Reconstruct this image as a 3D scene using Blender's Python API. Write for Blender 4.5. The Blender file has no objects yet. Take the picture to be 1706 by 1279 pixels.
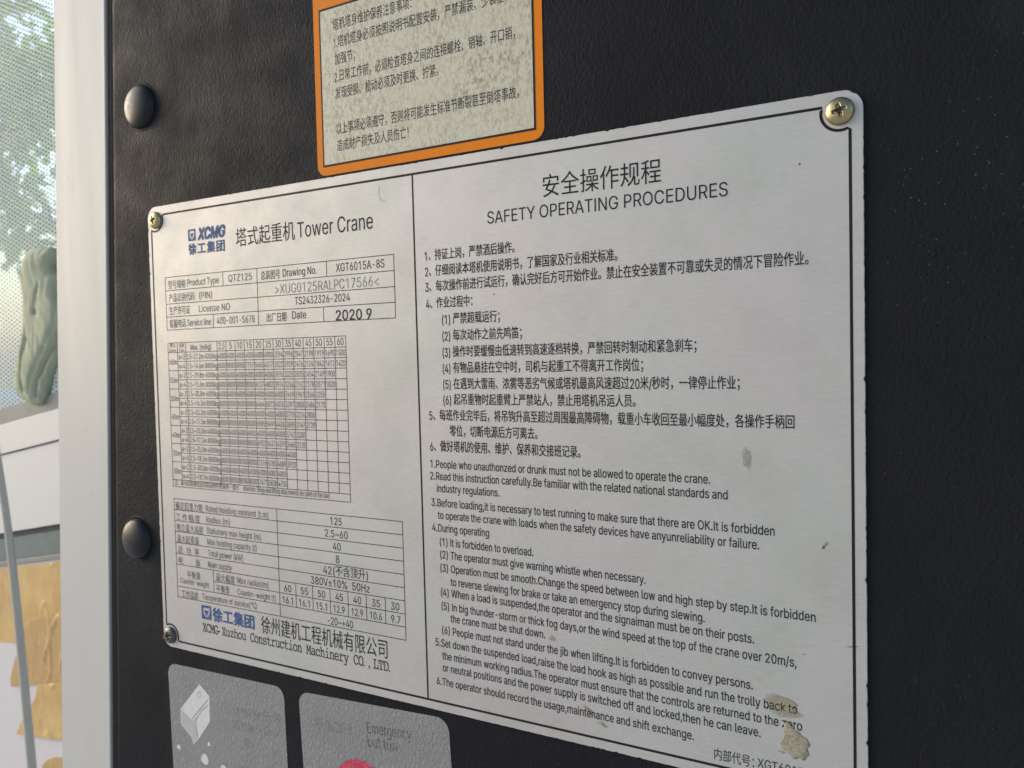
import bpy, bmesh, math, random, json
from mathutils import Vector, noise
from mathutils.geometry import delaunay_2d_cdt
random.seed(7)
S = bpy.context.scene
COL = S.collection
MM = 0.001

# ------------------------------------------------------------------ camera
cam = bpy.data.cameras.new("Camera")
camo = bpy.data.objects.new("Camera", cam)
COL.objects.link(camo)
camo.location = (0.394524, -0.294621, -0.081658)
camo.rotation_euler = (1.535353, 0.022963, 0.514761)
cam.sensor_width = 36.0
cam.lens = 28.382
cam.clip_start = 0.01
cam.clip_end = 500
cam.dof.use_dof = True
cam.dof.focus_distance = 0.315
cam.dof.aperture_fstop = 24.0
S.camera = camo

# ------------------------------------------------------------------ light
SUN_DIR = Vector((-0.86, -0.20, 0.30)).normalized()      # towards the sun
w = bpy.data.worlds.new("World")
S.world = w
w.use_nodes = True
nt = w.node_tree
sky = nt.nodes.new("ShaderNodeTexSky")
sky.sky_type = 'NISHITA'
sky.sun_disc = False
sky.sun_elevation = math.asin(SUN_DIR.z)
sky.sun_rotation = math.atan2(SUN_DIR.x, SUN_DIR.y)
sky.air_density = 1.2
sky.dust_density = 3.0
sky.ozone_density = 2.0
bg = nt.nodes["Background"]
bg.inputs[1].default_value = 0.15
nt.links.new(sky.outputs[0], bg.inputs[0])
sl = bpy.data.lights.new("Sun", 'SUN')
sl.energy = 1.0
sl.angle = math.radians(50)
sl.color = (0.98, 0.965, 1.0)
so = bpy.data.objects.new("Sun", sl)
COL.objects.link(so)
so.rotation_euler = SUN_DIR.to_track_quat('Z', 'Y').to_euler()
S.view_settings.view_transform = 'Standard'
S.view_settings.look = 'None'
S.view_settings.gamma = 1.0
S.view_settings.exposure = 0.84

# ------------------------------------------------------------------ materials
class N:
    """tiny node helper"""
    def __init__(s, name):
        s.m = bpy.data.materials.new(name)
        s.m.use_nodes = True
        s.t = s.m.node_tree
        s.b = s.t.nodes["Principled BSDF"]
        s.out = s.t.nodes["Material Output"]
        s.tc = s.t.nodes.new("ShaderNodeTexCoord")
    def co(s, scale=(1, 1, 1), rot=(0, 0, 0)):
        mp = s.t.nodes.new("ShaderNodeMapping")
        mp.inputs["Scale"].default_value = scale
        mp.inputs["Rotation"].default_value = rot
        s.t.links.new(s.tc.outputs["Object"], mp.inputs[0])
        return mp.outputs[0]
    def noise(s, sc, detail=4, rough=.6, co=None, dist=0):
        n = s.t.nodes.new("ShaderNodeTexNoise")
        n.inputs["Scale"].default_value = sc
        n.inputs["Detail"].default_value = detail
        n.inputs["Roughness"].default_value = rough
        n.inputs["Distortion"].default_value = dist
        s.t.links.new(co or s.tc.outputs["Object"], n.inputs["Vector"])
        return n.outputs["Fac"]
    def vor(s, sc, feature='F1', co=None, out="Distance", rnd=1):
        n = s.t.nodes.new("ShaderNodeTexVoronoi")
        n.feature = feature
        n.inputs["Scale"].default_value = sc
        n.inputs["Randomness"].default_value = rnd
        s.t.links.new(co or s.tc.outputs["Object"], n.inputs["Vector"])
        return n.outputs[out]
    def ramp(s, fac, stops):
        r = s.t.nodes.new("ShaderNodeValToRGB")
        while len(r.color_ramp.elements) < len(stops):
            r.color_ramp.elements.new(0.5)
        for e, (p, c) in zip(r.color_ramp.elements, stops):
            e.position = p
            e.color = (c, c, c, 1) if isinstance(c, (int, float)) else (*c, 1)
        s.t.links.new(fac, r.inputs[0])
        return r.outputs[0]
    def mix(s, fac, a, b, mode='MIX'):
        m = s.t.nodes.new("ShaderNodeMix")
        m.data_type = 'RGBA'
        m.blend_type = mode
        for i, v in ((0, fac), (6, a), (7, b)):
            if hasattr(v, 'is_linked') or isinstance(v, bpy.types.NodeSocket):
                s.t.links.new(v, m.inputs[i])
            elif i == 0:
                m.inputs[0].default_value = v
            else:
                m.inputs[i].default_value = (*v, 1)
        return m.outputs[2]
    def math(s, op, a, b=0.0):
        m = s.t.nodes.new("ShaderNodeMath")
        m.operation = op
        for i, v in ((0, a), (1, b)):
            if isinstance(v, bpy.types.NodeSocket): s.t.links.new(v, m.inputs[i])
            else: m.inputs[i].default_value = v
        return m.outputs[0]
    def set(s, key, v):
        if isinstance(v, bpy.types.NodeSocket): s.t.links.new(v, s.b.inputs[key])
        elif isinstance(v, tuple): s.b.inputs[key].default_value = (*v, 1)
        else: s.b.inputs[key].default_value = v
        return s
    def bump(s, h, dist, strength=1.0):
        b = s.t.nodes.new("ShaderNodeBump")
        b.inputs["Distance"].default_value = dist
        b.inputs["Strength"].default_value = strength
        s.t.links.new(h, b.inputs["Height"])
        s.t.links.new(b.outputs[0], s.b.inputs["Normal"])
        return s

def simple(name, col, rough=.5, metal=0, var=0.08, scale=60, spec=.5):
    n = N(name)
    f = n.noise(scale, 5)
    lo = tuple(c * (1 - var) for c in col); hi = tuple(min(1, c * (1 + var)) for c in col)
    n.set("Base Color", n.mix(f, lo, hi))
    n.set("Roughness", rough); n.set("Metallic", metal); n.set("Specular IOR Level", spec)
    return n.m

def grain(n, sc):
    """leather grain height: rounded cells parted by creases, drawn out a little"""
    c = n.co((1, 1, .72), (0, .35, 0))
    a = n.vor(sc, 'SMOOTH_F1', c)
    b = n.vor(sc * 2.3, 'F1', c)
    big = n.noise(sc * .09, 3)
    return n.math('ADD', n.math('MULTIPLY', n.math('ADD', a, n.math('MULTIPLY', b, .45)), -1), n.math('MULTIPLY', big, .6))

n = N("black_leatherette")
specks = n.ramp(n.vor(430, 'F1'), [(0, 1), (.045, 1), (.075, 0), (1, 0)])
patch = n.ramp(n.noise(14, 3), [(.45, 0), (.7, 1)])
base = n.mix(n.noise(25, 5), (.0095, .010, .0125), (.015, .0155, .0185))
n.set("Base Color", n.mix(n.math('MULTIPLY', specks, n.math('MULTIPLY', patch, .5)), n.mix(n.math('MULTIPLY', n.ramp(n.noise(9, 7, .7, n.co((1, 1, .6), (0, .6, 0))), [(.50, 0), (.68, 1)]), .45), base, (.030, .031, .035)), (.40, .38, .35)))
n.set("Roughness", n.ramp(n.noise(30, 4), [(.3, .48), (.7, .70)]))
n.set("Specular IOR Level", .06)
n.bump(grain(n, 900), .00030, .6)
M_PANEL = n.m

n = N("brushed_aluminium_plate")
mot = n.ramp(n.noise(28, 6, .65), [(.35, (.385, .38, .365)), (.5, (.42, .413, .403)), (.68, (.44, .427, .422))])
fine = n.noise(900, 3, .6, n.co((.25, 1, 1)))
tint = n.mix(n.ramp(n.noise(11, 4, .6), [(.42, 0), (.58, 1)]), (1.03, .985, .99), (.975, 1.005, .975))
mot = n.mix(1.0, mot, tint, 'MULTIPLY')
c = n.mix(.22, mot, n.ramp(fine, [(.3, (.33, .32, .315)), (.7, (.49, .48, .475))]))
dirt = n.ramp(n.noise(38, 9, .78), [(.54, 0), (.74, 1)])
n.set("Base Color", n.mix(n.math('MULTIPLY', dirt, .34), c, (.36, .34, .29)))
n.set("Metallic", .4)
n.set("Roughness", n.ramp(n.noise(50, 5), [(.3, .48), (.7, .6)]))
n.bump(n.noise(500, 4, .6, n.co((.3, 1, 1))), .00006, .5)
M_PLATE = n.m

def ink(name, col, lo, hi, wear):
    n = N(name)
    wr = n.ramp(n.noise(420, 5, .7), [(lo, 0), (hi, wear)])
    n.set("Base Color", n.mix(wr, col, (.40, .39, .38)))
    n.set("Roughness", .6); n.set("Specular IOR Level", .12)
    return n.m
M_INK = ink("black_print", (.013, .013, .013), .5, .75, .18)
M_INKL = ink("worn_black_print", (.04, .04, .038), .42, .66, .55)
M_TABLE = ink("small_grey_print", (.045, .045, .043), .45, .7, .5)
M_STAMP = ink("faint_stamped_print", (.13, .128, .125), .35, .6, .8)
M_STAMPD = ink("stamped_print", (.03, .03, .028), .5, .75, .3)
M_BLUE = ink("blue_print", (.025, .075, .2), .45, .75, .35)
M_LINE = ink("border_print", (.015, .013, .012), .66, .8, .4)

n = N("brass_screw")
n.set("Base Color", n.mix(n.ramp(n.noise(300, 5), [(.35, 0), (.65, 1)]), (.42, .34, .17), (.30, .25, .16)))
n.set("Metallic", 1.0); n.set("Roughness", n.ramp(n.noise(400, 4), [(.3, .22), (.7, .4)]))
n.bump(n.noise(700, 3), .0001, .4)
M_BRASS = n.m
M_DARKM = simple("dark_tarnished_screw", (.10, .10, .09), .4, .9, .3, 400)
M_SLOT = simple("screw_recess_brown", (.035, .022, .016), .8, 0, .3, 900)
M_RUST = simple("rust", (.16, .07, .035), .8, 0, .3, 900)

n = N("black_plastic_stud")
n.set("Base Color", n.mix(n.noise(200, 4), (.010, .010, .012), (.016, .016, .018)))
n.set("Roughness", n.ramp(n.noise(250, 6, .75), [(.35, .32), (.65, .5)])); n.set("Specular IOR Level", .25)
M_STUD = n.m

n = N("orange_vinyl")
n.set("Base Color", n.mix(n.ramp(n.noise(160, 6, .7), [(.56, 0), (.75, .5)]), (.62, .175, .004), (.42, .12, .01)))
n.set("Roughness", .6); n.set("Specular IOR Level", .15)
M_ORANGE = n.m
n = N("mildewed_white_vinyl")
st = n.co((1, 1, .55), (0, .6, 0))
sp = n.ramp(n.noise(820, 6, .75, st), [(.46, 0), (.60, .9)])
reg = n.ramp(n.noise(30, 4, .6), [(.32, .25), (.62, 1)])
b2 = n.ramp(n.noise(170, 6, .7), [(.64, 0), (.72, .7)])
c = n.mix(n.math('MULTIPLY', sp, reg), (.46, .435, .335), (.20, .165, .105))
n.set("Base Color", n.mix(n.math('MULTIPLY', b2, .6), c, (.14, .12, .09)))
n.set("Roughness", .5)
M_MILDEW = n.m

n = N("silver_grey_vinyl")
g = grain(n, 720)
tone = n.mix(n.noise(40, 5), (.16, .16, .163), (.22, .218, .218))
gl = n.ramp(n.noise(900, 4, .7, n.co((1, 1, .6), (0, .35, 0))), [(.56, 0), (.7, .8)])
n.set("Base Color", n.mix(n.math('MULTIPLY', gl, n.ramp(n.noise(45, 3), [(.3, .1), (.7, .6)])), tone, (.5, .49, .48)))
n.set("Roughness", .5)
n.bump(g, .0006, .45)
M_SILVER = n.m
n = N("worn_white_print"); n.set("Base Color", n.mix(n.noise(350, 5), (.46, .46, .455), (.60, .60, .59))); n.set("Roughness", .5); n.bump(grain(n, 720), .0005, .3); M_WPRINT = n.m
M_WSHADE = simple('light_grey_print', (.38, .38, .38), .5, 0, .15, 350)
n = N("faded_grey_print"); n.set("Base Color", n.mix(n.ramp(n.noise(800, 4), [(.42, 0), (.58, 1)]), (.105, .105, .105), (.235, .235, .235))); n.set("Roughness", .5); M_FADE = n.m
n = N("worn_dark_print"); n.set("Base Color", n.mix(n.ramp(n.noise(900, 4), [(.5, 0), (.62, 1)]), (.05, .05, .05), (.2, .2, .2))); n.set("Roughness", .5); M_WDARK = n.m
n = N("pink_red_print"); n.set("Base Color", n.mix(n.ramp(n.noise(900, 4, .7), [(.52, 0), (.64, .8)]), (.42, .022, .06), (.52, .18, .22))); n.set("Roughness", .45); n.bump(grain(n, 720), .0005, .4); M_RED = n.m

n = N("dried_glue")
n.set("Base Color", n.mix(n.noise(420, 6, .7), (.22, .19, .13), (.39, .36, .28)))
n.set("Roughness", .45); n.bump(n.noise(600, 6, .8), .0009, .9)
n.set('Alpha', n.ramp(n.noise(260, 6, .75), [(.34, .45), (.5, 1)]))
M_GLUE = n.m
def thin(name, c0, c1, amount, soft=True):
    n = N(name)
    n.set("Base Color", n.mix(n.noise(350, 5), c0, c1)); n.set("Roughness", .5)
    al = n.ramp(n.noise(300, 6, .7), [(.3, amount * .5), (.6, amount)])
    if soft:     # thins out towards the rim of the spot
        d_ = n.t.nodes.new("ShaderNodeVectorMath"); d_.operation = 'DISTANCE'
        mk_ = n.t.nodes.new("ShaderNodeVectorMath"); mk_.operation = 'MULTIPLY'; mk_.inputs[1].default_value = (1, 0, 1)
        n.t.links.new(n.tc.outputs["Generated"], mk_.inputs[0]); n.t.links.new(mk_.outputs[0], d_.inputs[0]); d_.inputs[1].default_value = (.5, 0, .5)
        al = n.math('MULTIPLY', al, n.ramp(n.math('ADD', d_.outputs["Value"], n.math('MULTIPLY', n.noise(220, 5), .25)), [(.30, 1), (.66, 0)]))
    n.set("Alpha", al)
    return n.m
M_THIN = thin("thin_dried_glue", (.30, .27, .18), (.40, .36, .25), .75)
M_STAIN = thin("old_stain", (.24, .22, .14), (.34, .31, .22), .6)
M_SMEAR = thin("grey_smear", (.30, .29, .27), (.40, .39, .36), .55)
M_SPECK = simple("brown_speck", (.09, .06, .03), .7, 0, .3, 900)
M_PEN = simple("violet_pen", (.33, .30, .42), .5, 0, .1, 300)

n = N("painted_aluminium_pillar")
str_ = n.noise(60, 5, .6, n.co((1, 1, .05)))
c = n.mix(str_, (.44, .425, .395), (.50, .49, .465))
d = n.ramp(n.noise(50, 8, .8, n.co((1, 1, .45))), [(.60, 0), (.70, 1)])
n.set("Base Color", n.mix(n.math('MULTIPLY', d, .4), c, (.26, .24, .2)))
n.set("Metallic", 0.0); n.set("Specular IOR Level", .35); n.set("Roughness", n.ramp(n.noise(40, 4, .6, n.co((1, 1, .1))), [(.3, .42), (.7, .55)]))
n.bump(n.noise(400, 3, .6, n.co((1, 1, .04))), .0001, .4)
M_PILLAR = n.m
M_SEAL = simple("black_rubber_seal", (.012, .012, .013), .8, 0, .2, 80, .15)
M_FRAME = simple("grey_window_rail", (.20, .205, .195), .6, 0, .2, 25)
M_WHITE = simple("white_door_paint", (.57, .56, .54), .5, 0, .05, 9)
M_SHEET = simple("off_white_lining", (.58, .545, .55), .55, 0, .04, 12)
M_DARK = simple("dark_groove", (.06, .065, .06), .6, 0, .2, 60)
M_GREEN = simple("green_tinted_strip", (.15, .18, .165), .25, 0, .3, 30)
n = N("steel_rod")
n.set("Base Color", n.mix(n.noise(90, 5), (.36, .32, .27), (.47, .43, .37))); n.set("Metallic", .1); n.set("Roughness", .33)
M_ROD = n.m
n = N("tan_packing_tape")
fl = n.ramp(n.noise(55, 7, .8, n.co((1, 1, .4)), 1.0), [(.60, 0), (.70, .5)])  # whitish flecks paint in the highlights on the crumples
n.set("Base Color", n.mix(fl, n.mix(n.ramp(n.noise(22, 5), [(.35, 0), (.65, 1)]), (.50, .31, .10), (.62, .41, .16)), (.72, .62, .45)))
n.set("Roughness", .3); n.bump(n.noise(45, 5, .65, n.co((1, 1, .4)), 2.5), .0015, .5)
M_TAPE = n.m
n = N("brown_packing_tape")
fl = n.ramp(n.noise(70, 7, .8, n.co((1, 1, .5)), 1.0), [(.60, 0), (.68, .6)])  # crumple highlights coloured in as pale flecks
n.set("Base Color", n.mix(fl, n.mix(n.noise(30, 5), (.42, .25, .085), (.53, .34, .13)), (.66, .55, .40)))
n.set("Roughness", .28); n.bump(n.noise(40, 5, .65, n.co((1, 1, .4)), 2.5), .0012, .5)
M_TAPE2 = n.m
n = N("grey_green_cloth")
wv = n.noise(1500, 2)
n.set("Base Color", n.mix(n.noise(30, 5), (.32, .335, .225), (.43, .44, .32)))
n.set("Roughness", .9); n.bump(n.math('ADD', n.math('MULTIPLY', wv, .3), n.noise(110, 6, .7, n.co((1, 1, .35)))), .0015, .5)
M_CLOTH = n.m

# perforated sun film: milky white vinyl with rows of holes (2 mm, too far off to cut one by one)
n = N("perforated_film")
t = n.t
mp = n.co((1 / .0129, 1, 1 / .0059))
sep = t.nodes.new("ShaderNodeSeparateXYZ"); t.links.new(mp, sep.inputs[0])
def hexdist(ox, oz):
    fx = n.math('SUBTRACT', n.math('FRACT', n.math('ADD', sep.outputs[0], ox)), .5)
    fz = n.math('SUBTRACT', n.math('FRACT', n.math('ADD', sep.outputs[2], oz)), .5)
    return n.math('SQRT', n.math('ADD', n.math('MULTIPLY', fx, fx), n.math('MULTIPLY', n.math('MULTIPLY', fz, fz), 1.1)))
dmin = n.math('MINIMUM', hexdist(0, 0), hexdist(.5, .5))
hole = n.math('LESS_THAN', dmin, .18)
tr1 = t.nodes.new("ShaderNodeBsdfTransparent"); tr1.inputs[0].default_value = (.42, .46, .46, 1)
tr2 = t.nodes.new("ShaderNodeBsdfTransparent"); tr2.inputs[0].default_value = (.95, .97, .98, 1)
tl = t.nodes.new("ShaderNodeBsdfTranslucent"); tl.inputs[0].default_value = (.93, .95, .96, 1)
df = t.nodes.new("ShaderNodeBsdfDiffuse"); df.inputs[0].default_value = (.90, .92, .93, 1)
a = t.nodes.new("ShaderNodeMixShader"); a.inputs[0].default_value = .45
t.links.new(tl.outputs[0], a.inputs[1]); t.links.new(df.outputs[0], a.inputs[2])
milk = t.nodes.new("ShaderNodeMixShader")
# milkier in cloudy patches, and low down where bright haze is painted in
sepz = t.nodes.new("ShaderNodeSeparateXYZ"); t.links.new(n.tc.outputs["Object"], sepz.inputs[0])
low = n.ramp(n.math('MULTIPLY', n.math('SUBTRACT', .40, sepz.outputs[2]), 2.2), [(0, 0), (1, 1)])
t.links.new(n.math('ADD', n.ramp(n.noise(7, 4), [(.35, .02), (.65, .14)]), n.math('MULTIPLY', low, .36)), milk.inputs[0])
t.links.new(tr2.outputs[0], milk.inputs[1]); t.links.new(a.outputs[0], milk.inputs[2])
fin = t.nodes.new("ShaderNodeMixShader")
t.links.new(hole, fin.inputs[0]); t.links.new(milk.outputs[0], fin.inputs[1]); t.links.new(tr1.outputs[0], fin.inputs[2])
t.links.new(fin.outputs[0], n.out.inputs[0])
M_FILM = n.m
n = N("window_glass")
t = n.t
tr = t.nodes.new("ShaderNodeBsdfTransparent"); tr.inputs[0].default_value = (.93, .96, .95, 1)
gs = t.nodes.new("ShaderNodeBsdfGlossy"); gs.inputs["Roughness"].default_value = .03
mx = t.nodes.new("ShaderNodeMixShader"); mx.inputs[0].default_value = .06
t.links.new(tr.outputs[0], mx.inputs[1]); t.links.new(gs.outputs[0], mx.inputs[2]); t.links.new(mx.outputs[0], n.out.inputs[0])
M_GLASS = n.m

def leafmat(name, a, b):
    n = N(name)
    t = n.t
    c = n.mix(n.noise(3.5, 3), a, b)
    df = t.nodes.new("ShaderNodeBsdfDiffuse"); tl = t.nodes.new("ShaderNodeBsdfTranslucent")
    t.links.new(c, df.inputs[0]); t.links.new(c, tl.inputs[0])
    mx = t.nodes.new("ShaderNodeMixShader"); mx.inputs[0].default_value = .55
    t.links.new(df.outputs[0], mx.inputs[1]); t.links.new(tl.outputs[0], mx.inputs[2]); t.links.new(mx.outputs[0], n.out.inputs[0])
    return n.m
M_LEAF = leafmat("leaf_green", (.14, .32, .02), (.38, .54, .06))
M_BARK = simple("bark", (.14, .11, .085), .9, 0, .3, 20)
n = N("pale_ground")
n.set("Base Color", n.mix(n.noise(.6, 7, .65), (.52, .51, .49), (.64, .63, .61))); n.set("Roughness", .9)
M_GROUND = n.m

# ------------------------------------------------------------------ object helpers
def link(name, me, mat=None, parent=None, loc=(0, 0, 0)):
    o = bpy.data.objects.new(name, me)
    COL.objects.link(o)
    o.location = loc
    if mat: me.materials.append(mat)
    if parent: o.parent = parent
    return o

def thing(name, label, cat, group=None, loc=(0, 0, 0)):
    o = bpy.data.objects.new(name, None)
    o.empty_display_size = .01
    COL.objects.link(o)
    o.location = loc
    o["label"] = label; o["category"] = cat
    if group: o["group"] = group
    return o

def mesh(name, V, F, smooth=False):
    me = bpy.data.meshes.new(name)
    me.from_pydata([(x * MM, y * MM, z * MM) for x, y, z in V], [], F)
    me.validate()
    bm = bmesh.new(); bm.from_mesh(me)
    bmesh.ops.recalc_face_normals(bm, faces=bm.faces)
    bm.to_mesh(me); bm.free()
    if smooth:
        for p in me.polygons: p.use_smooth = True
    return me

def inset(P, d):
    """inset a closed polygon of (x, z) points by d towards its inside"""
    A = sum(P[i][0] * P[(i + 1) % len(P)][1] - P[(i + 1) % len(P)][0] * P[i][1] for i in range(len(P)))
    s = 1 if A > 0 else -1
    out = []
    for i in range(len(P)):
        a, b, c = P[i - 1], P[i], P[(i + 1) % len(P)]
        n1 = Vector((-(b[1] - a[1]), b[0] - a[0])); n2 = Vector((-(c[1] - b[1]), c[0] - b[0]))
        if n1.length: n1.normalize()
        if n2.length: n2.normalize()
        m = n1 + n2
        k = m.length
        m = m / k if k > 1e-6 else n1
        q = d / max(.5, k / 2)
        out.append((b[0] + s * m.x * q, b[1] + s * m.y * q))
    return out

def slab(P, y0, y1, bev=.0):
    """closed plate: outline P in x,z; front face at y0 (towards the camera), back at y1"""
    n = len(P)
    loops = []
    if bev: loops.append([(x, y0, z) for x, z in inset(P, bev)]); loops.append([(x, y0 + bev, z) for x, z in P])
    else: loops.append([(x, y0, z) for x, z in P])
    loops.append([(x, y1, z) for x, z in P])
    V = [v for l in loops for v in l]
    F = [list(range(n)), [len(V) - n + i for i in reversed(range(n))]]
    for k in range(len(loops) - 1):
        for i in range(n):
            j = (i + 1) % n
            F.append([k * n + i, k * n + j, (k + 1) * n + j, (k + 1) * n + i])
    return V, F

def rrect(x0, z0, x1, z1, r, seg=6, step=None, jit=0):
    P = []
    for cx, cz, a0 in ((x1 - r, z1 - r, 0), (x0 + r, z1 - r, 90), (x0 + r, z0 + r, 180), (x1 - r, z0 + r, 270)):
        for i in range(seg + 1):
            a = math.radians(a0 + 90 * i / seg)
            P.append((cx + r * math.cos(a), cz + r * math.sin(a)))
    if step:
        Q = []
        for i in range(len(P)):
            a, b = P[i], P[(i + 1) % len(P)]
            k = max(1, int(math.dist(a, b) / step))
            for j in range(k):
                Q.append((a[0] + (b[0] - a[0]) * j / k, a[1] + (b[1] - a[1]) * j / k))
        P = Q
    if jit:
        P = [(x + jit * noise.noise((x * .6, z * .6, 1)), z + jit * noise.noise((x * .6, z * .6, 7))) for x, z in P]
    return P

def inside(P, x, z):
    c = False
    n = len(P); j = n - 1
    for i in range(n):
        if (P[i][1] > z) != (P[j][1] > z) and x < (P[j][0] - P[i][0]) * (z - P[i][1]) / (P[j][1] - P[i][1]) + P[i][0]:
            c = not c
        j = i
    return c

def segd(x, z, a, b):
    dx, dz = b[0] - a[0], b[1] - a[1]
    L = dx * dx + dz * dz
    t = 0 if L == 0 else max(0, min(1, ((x - a[0]) * dx + (z - a[1]) * dz) / L))
    return math.hypot(x - a[0] - t * dx, z - a[1] - t * dz)

def polyd(P, x, z, closed=True):
    return min(segd(x, z, P[i - 1], P[i]) for i in range(0 if closed else 1, len(P)))

def subdiv(P, step):
    Q = []
    for i in range(len(P)):
        a, b = P[i], P[(i + 1) % len(P)]
        k = max(1, round(math.dist(a, b) / step))
        for j in range(k): Q.append((a[0] + (b[0] - a[0]) * j / k, a[1] + (b[1] - a[1]) * j / k))
    return Q

def relief(P, step, yf, yb, seed=0, hard=False):
    """filled sheet with inner points: front depth yf(x,z,edge distance), flat back at yb"""
    P = subdiv(P, step)
    n = len(P)
    pts = [Vector(p) for p in P]
    xs = [p[0] for p in P]; zs = [p[1] for p in P]
    rr = random.Random(seed)
    z = min(zs)
    while z < max(zs):
        x = min(xs)
        while x < max(xs):
            a, b = x + rr.uniform(-.3, .3) * step, z + rr.uniform(-.3, .3) * step
            if inside(P, a, b) and polyd(P, a, b) > step * .5: pts.append(Vector((a, b)))
            x += step
        z += step
    v, e, f, *_ = delaunay_2d_cdt(pts, [], [list(range(n))], 1, 1e-5)
    m = len(v)
    V = [(p.x, yf(p.x, p.y, polyd(P, p.x, p.y)), p.y) for p in v] + [(p.x, yb, p.y) for p in v]
    F = [list(q) for q in f] + [[i + m for i in reversed(q)] for q in f]
    cnt = {}
    for q in f:
        for i in range(len(q)):
            k = (q[i], q[(i + 1) % len(q)]); cnt[k] = 1
    for (a, b) in cnt:
        if (b, a) not in cnt:
            if hard:
                k = len(V); V += [V[b], V[a], V[a + m], V[b + m]]; F.append([k, k + 1, k + 2, k + 3])
            else: F.append([b, a, a + m, b + m])
    return V, F

def tube(path, r, seg=14):
    V = []; F = []
    P = [Vector(p) for p in path]
    for i, p in enumerate(P):
        t = (P[min(i + 1, len(P) - 1)] - P[max(i - 1, 0)]).normalized()
        a = t.cross(Vector((0, 1, .01))).normalized(); b = t.cross(a)
        rr = r[i] if isinstance(r, list) else r
        for k in range(seg):
            q = p + (a * math.cos(k * math.tau / seg) + b * math.sin(k * math.tau / seg)) * rr
            V.append(tuple(q))
    for i in range(len(P) - 1):
        for k in range(seg):
            F.append([i * seg + k, i * seg + (k + 1) % seg, (i + 1) * seg + (k + 1) % seg, (i + 1) * seg + k])
    F.append(list(range(seg))); F.append([len(V) - seg + k for k in reversed(range(seg))])
    return V, F

def lathe(cx, cz, prof, seg=48):
    """turned about the y axis; prof = [(r, y)...] from rim to centre (r of the last may be 0)"""
    V = []; F = []
    for r, y in prof:
        for k in range(seg):
            V.append((cx + r * math.cos(k * math.tau / seg), y, cz + r * math.sin(k * math.tau / seg)))
    for i in range(len(prof) - 1):
        for k in range(seg):
            F.append([i * seg + k, i * seg + (k + 1) % seg, (i + 1) * seg + (k + 1) % seg, (i + 1) * seg + k])
    F.append([len(V) - seg + k for k in range(seg)])
    return V, F

def strip(pts, wd, y):
    """flat printed line of width wd along pts"""
    V = []; F = []
    for i, p in enumerate(pts):
        a = pts[max(i - 1, 0)]; b = pts[min(i + 1, len(pts) - 1)]
        d = Vector((b[0] - a[0], b[1] - a[1])).normalized()
        V += [(p[0] - d.y * wd / 2, y, p[1] + d.x * wd / 2), (p[0] + d.y * wd / 2, y, p[1] - d.x * wd / 2)]
    for i in range(len(pts) - 1): F.append([2 * i, 2 * i + 1, 2 * i + 3, 2 * i + 2])
    return V, F

def join(parts):
    V = []; F = []
    for v, f in parts:
        k = len(V); V += v; F += [[i + k for i in q] for q in f]
    return V, F

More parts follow.
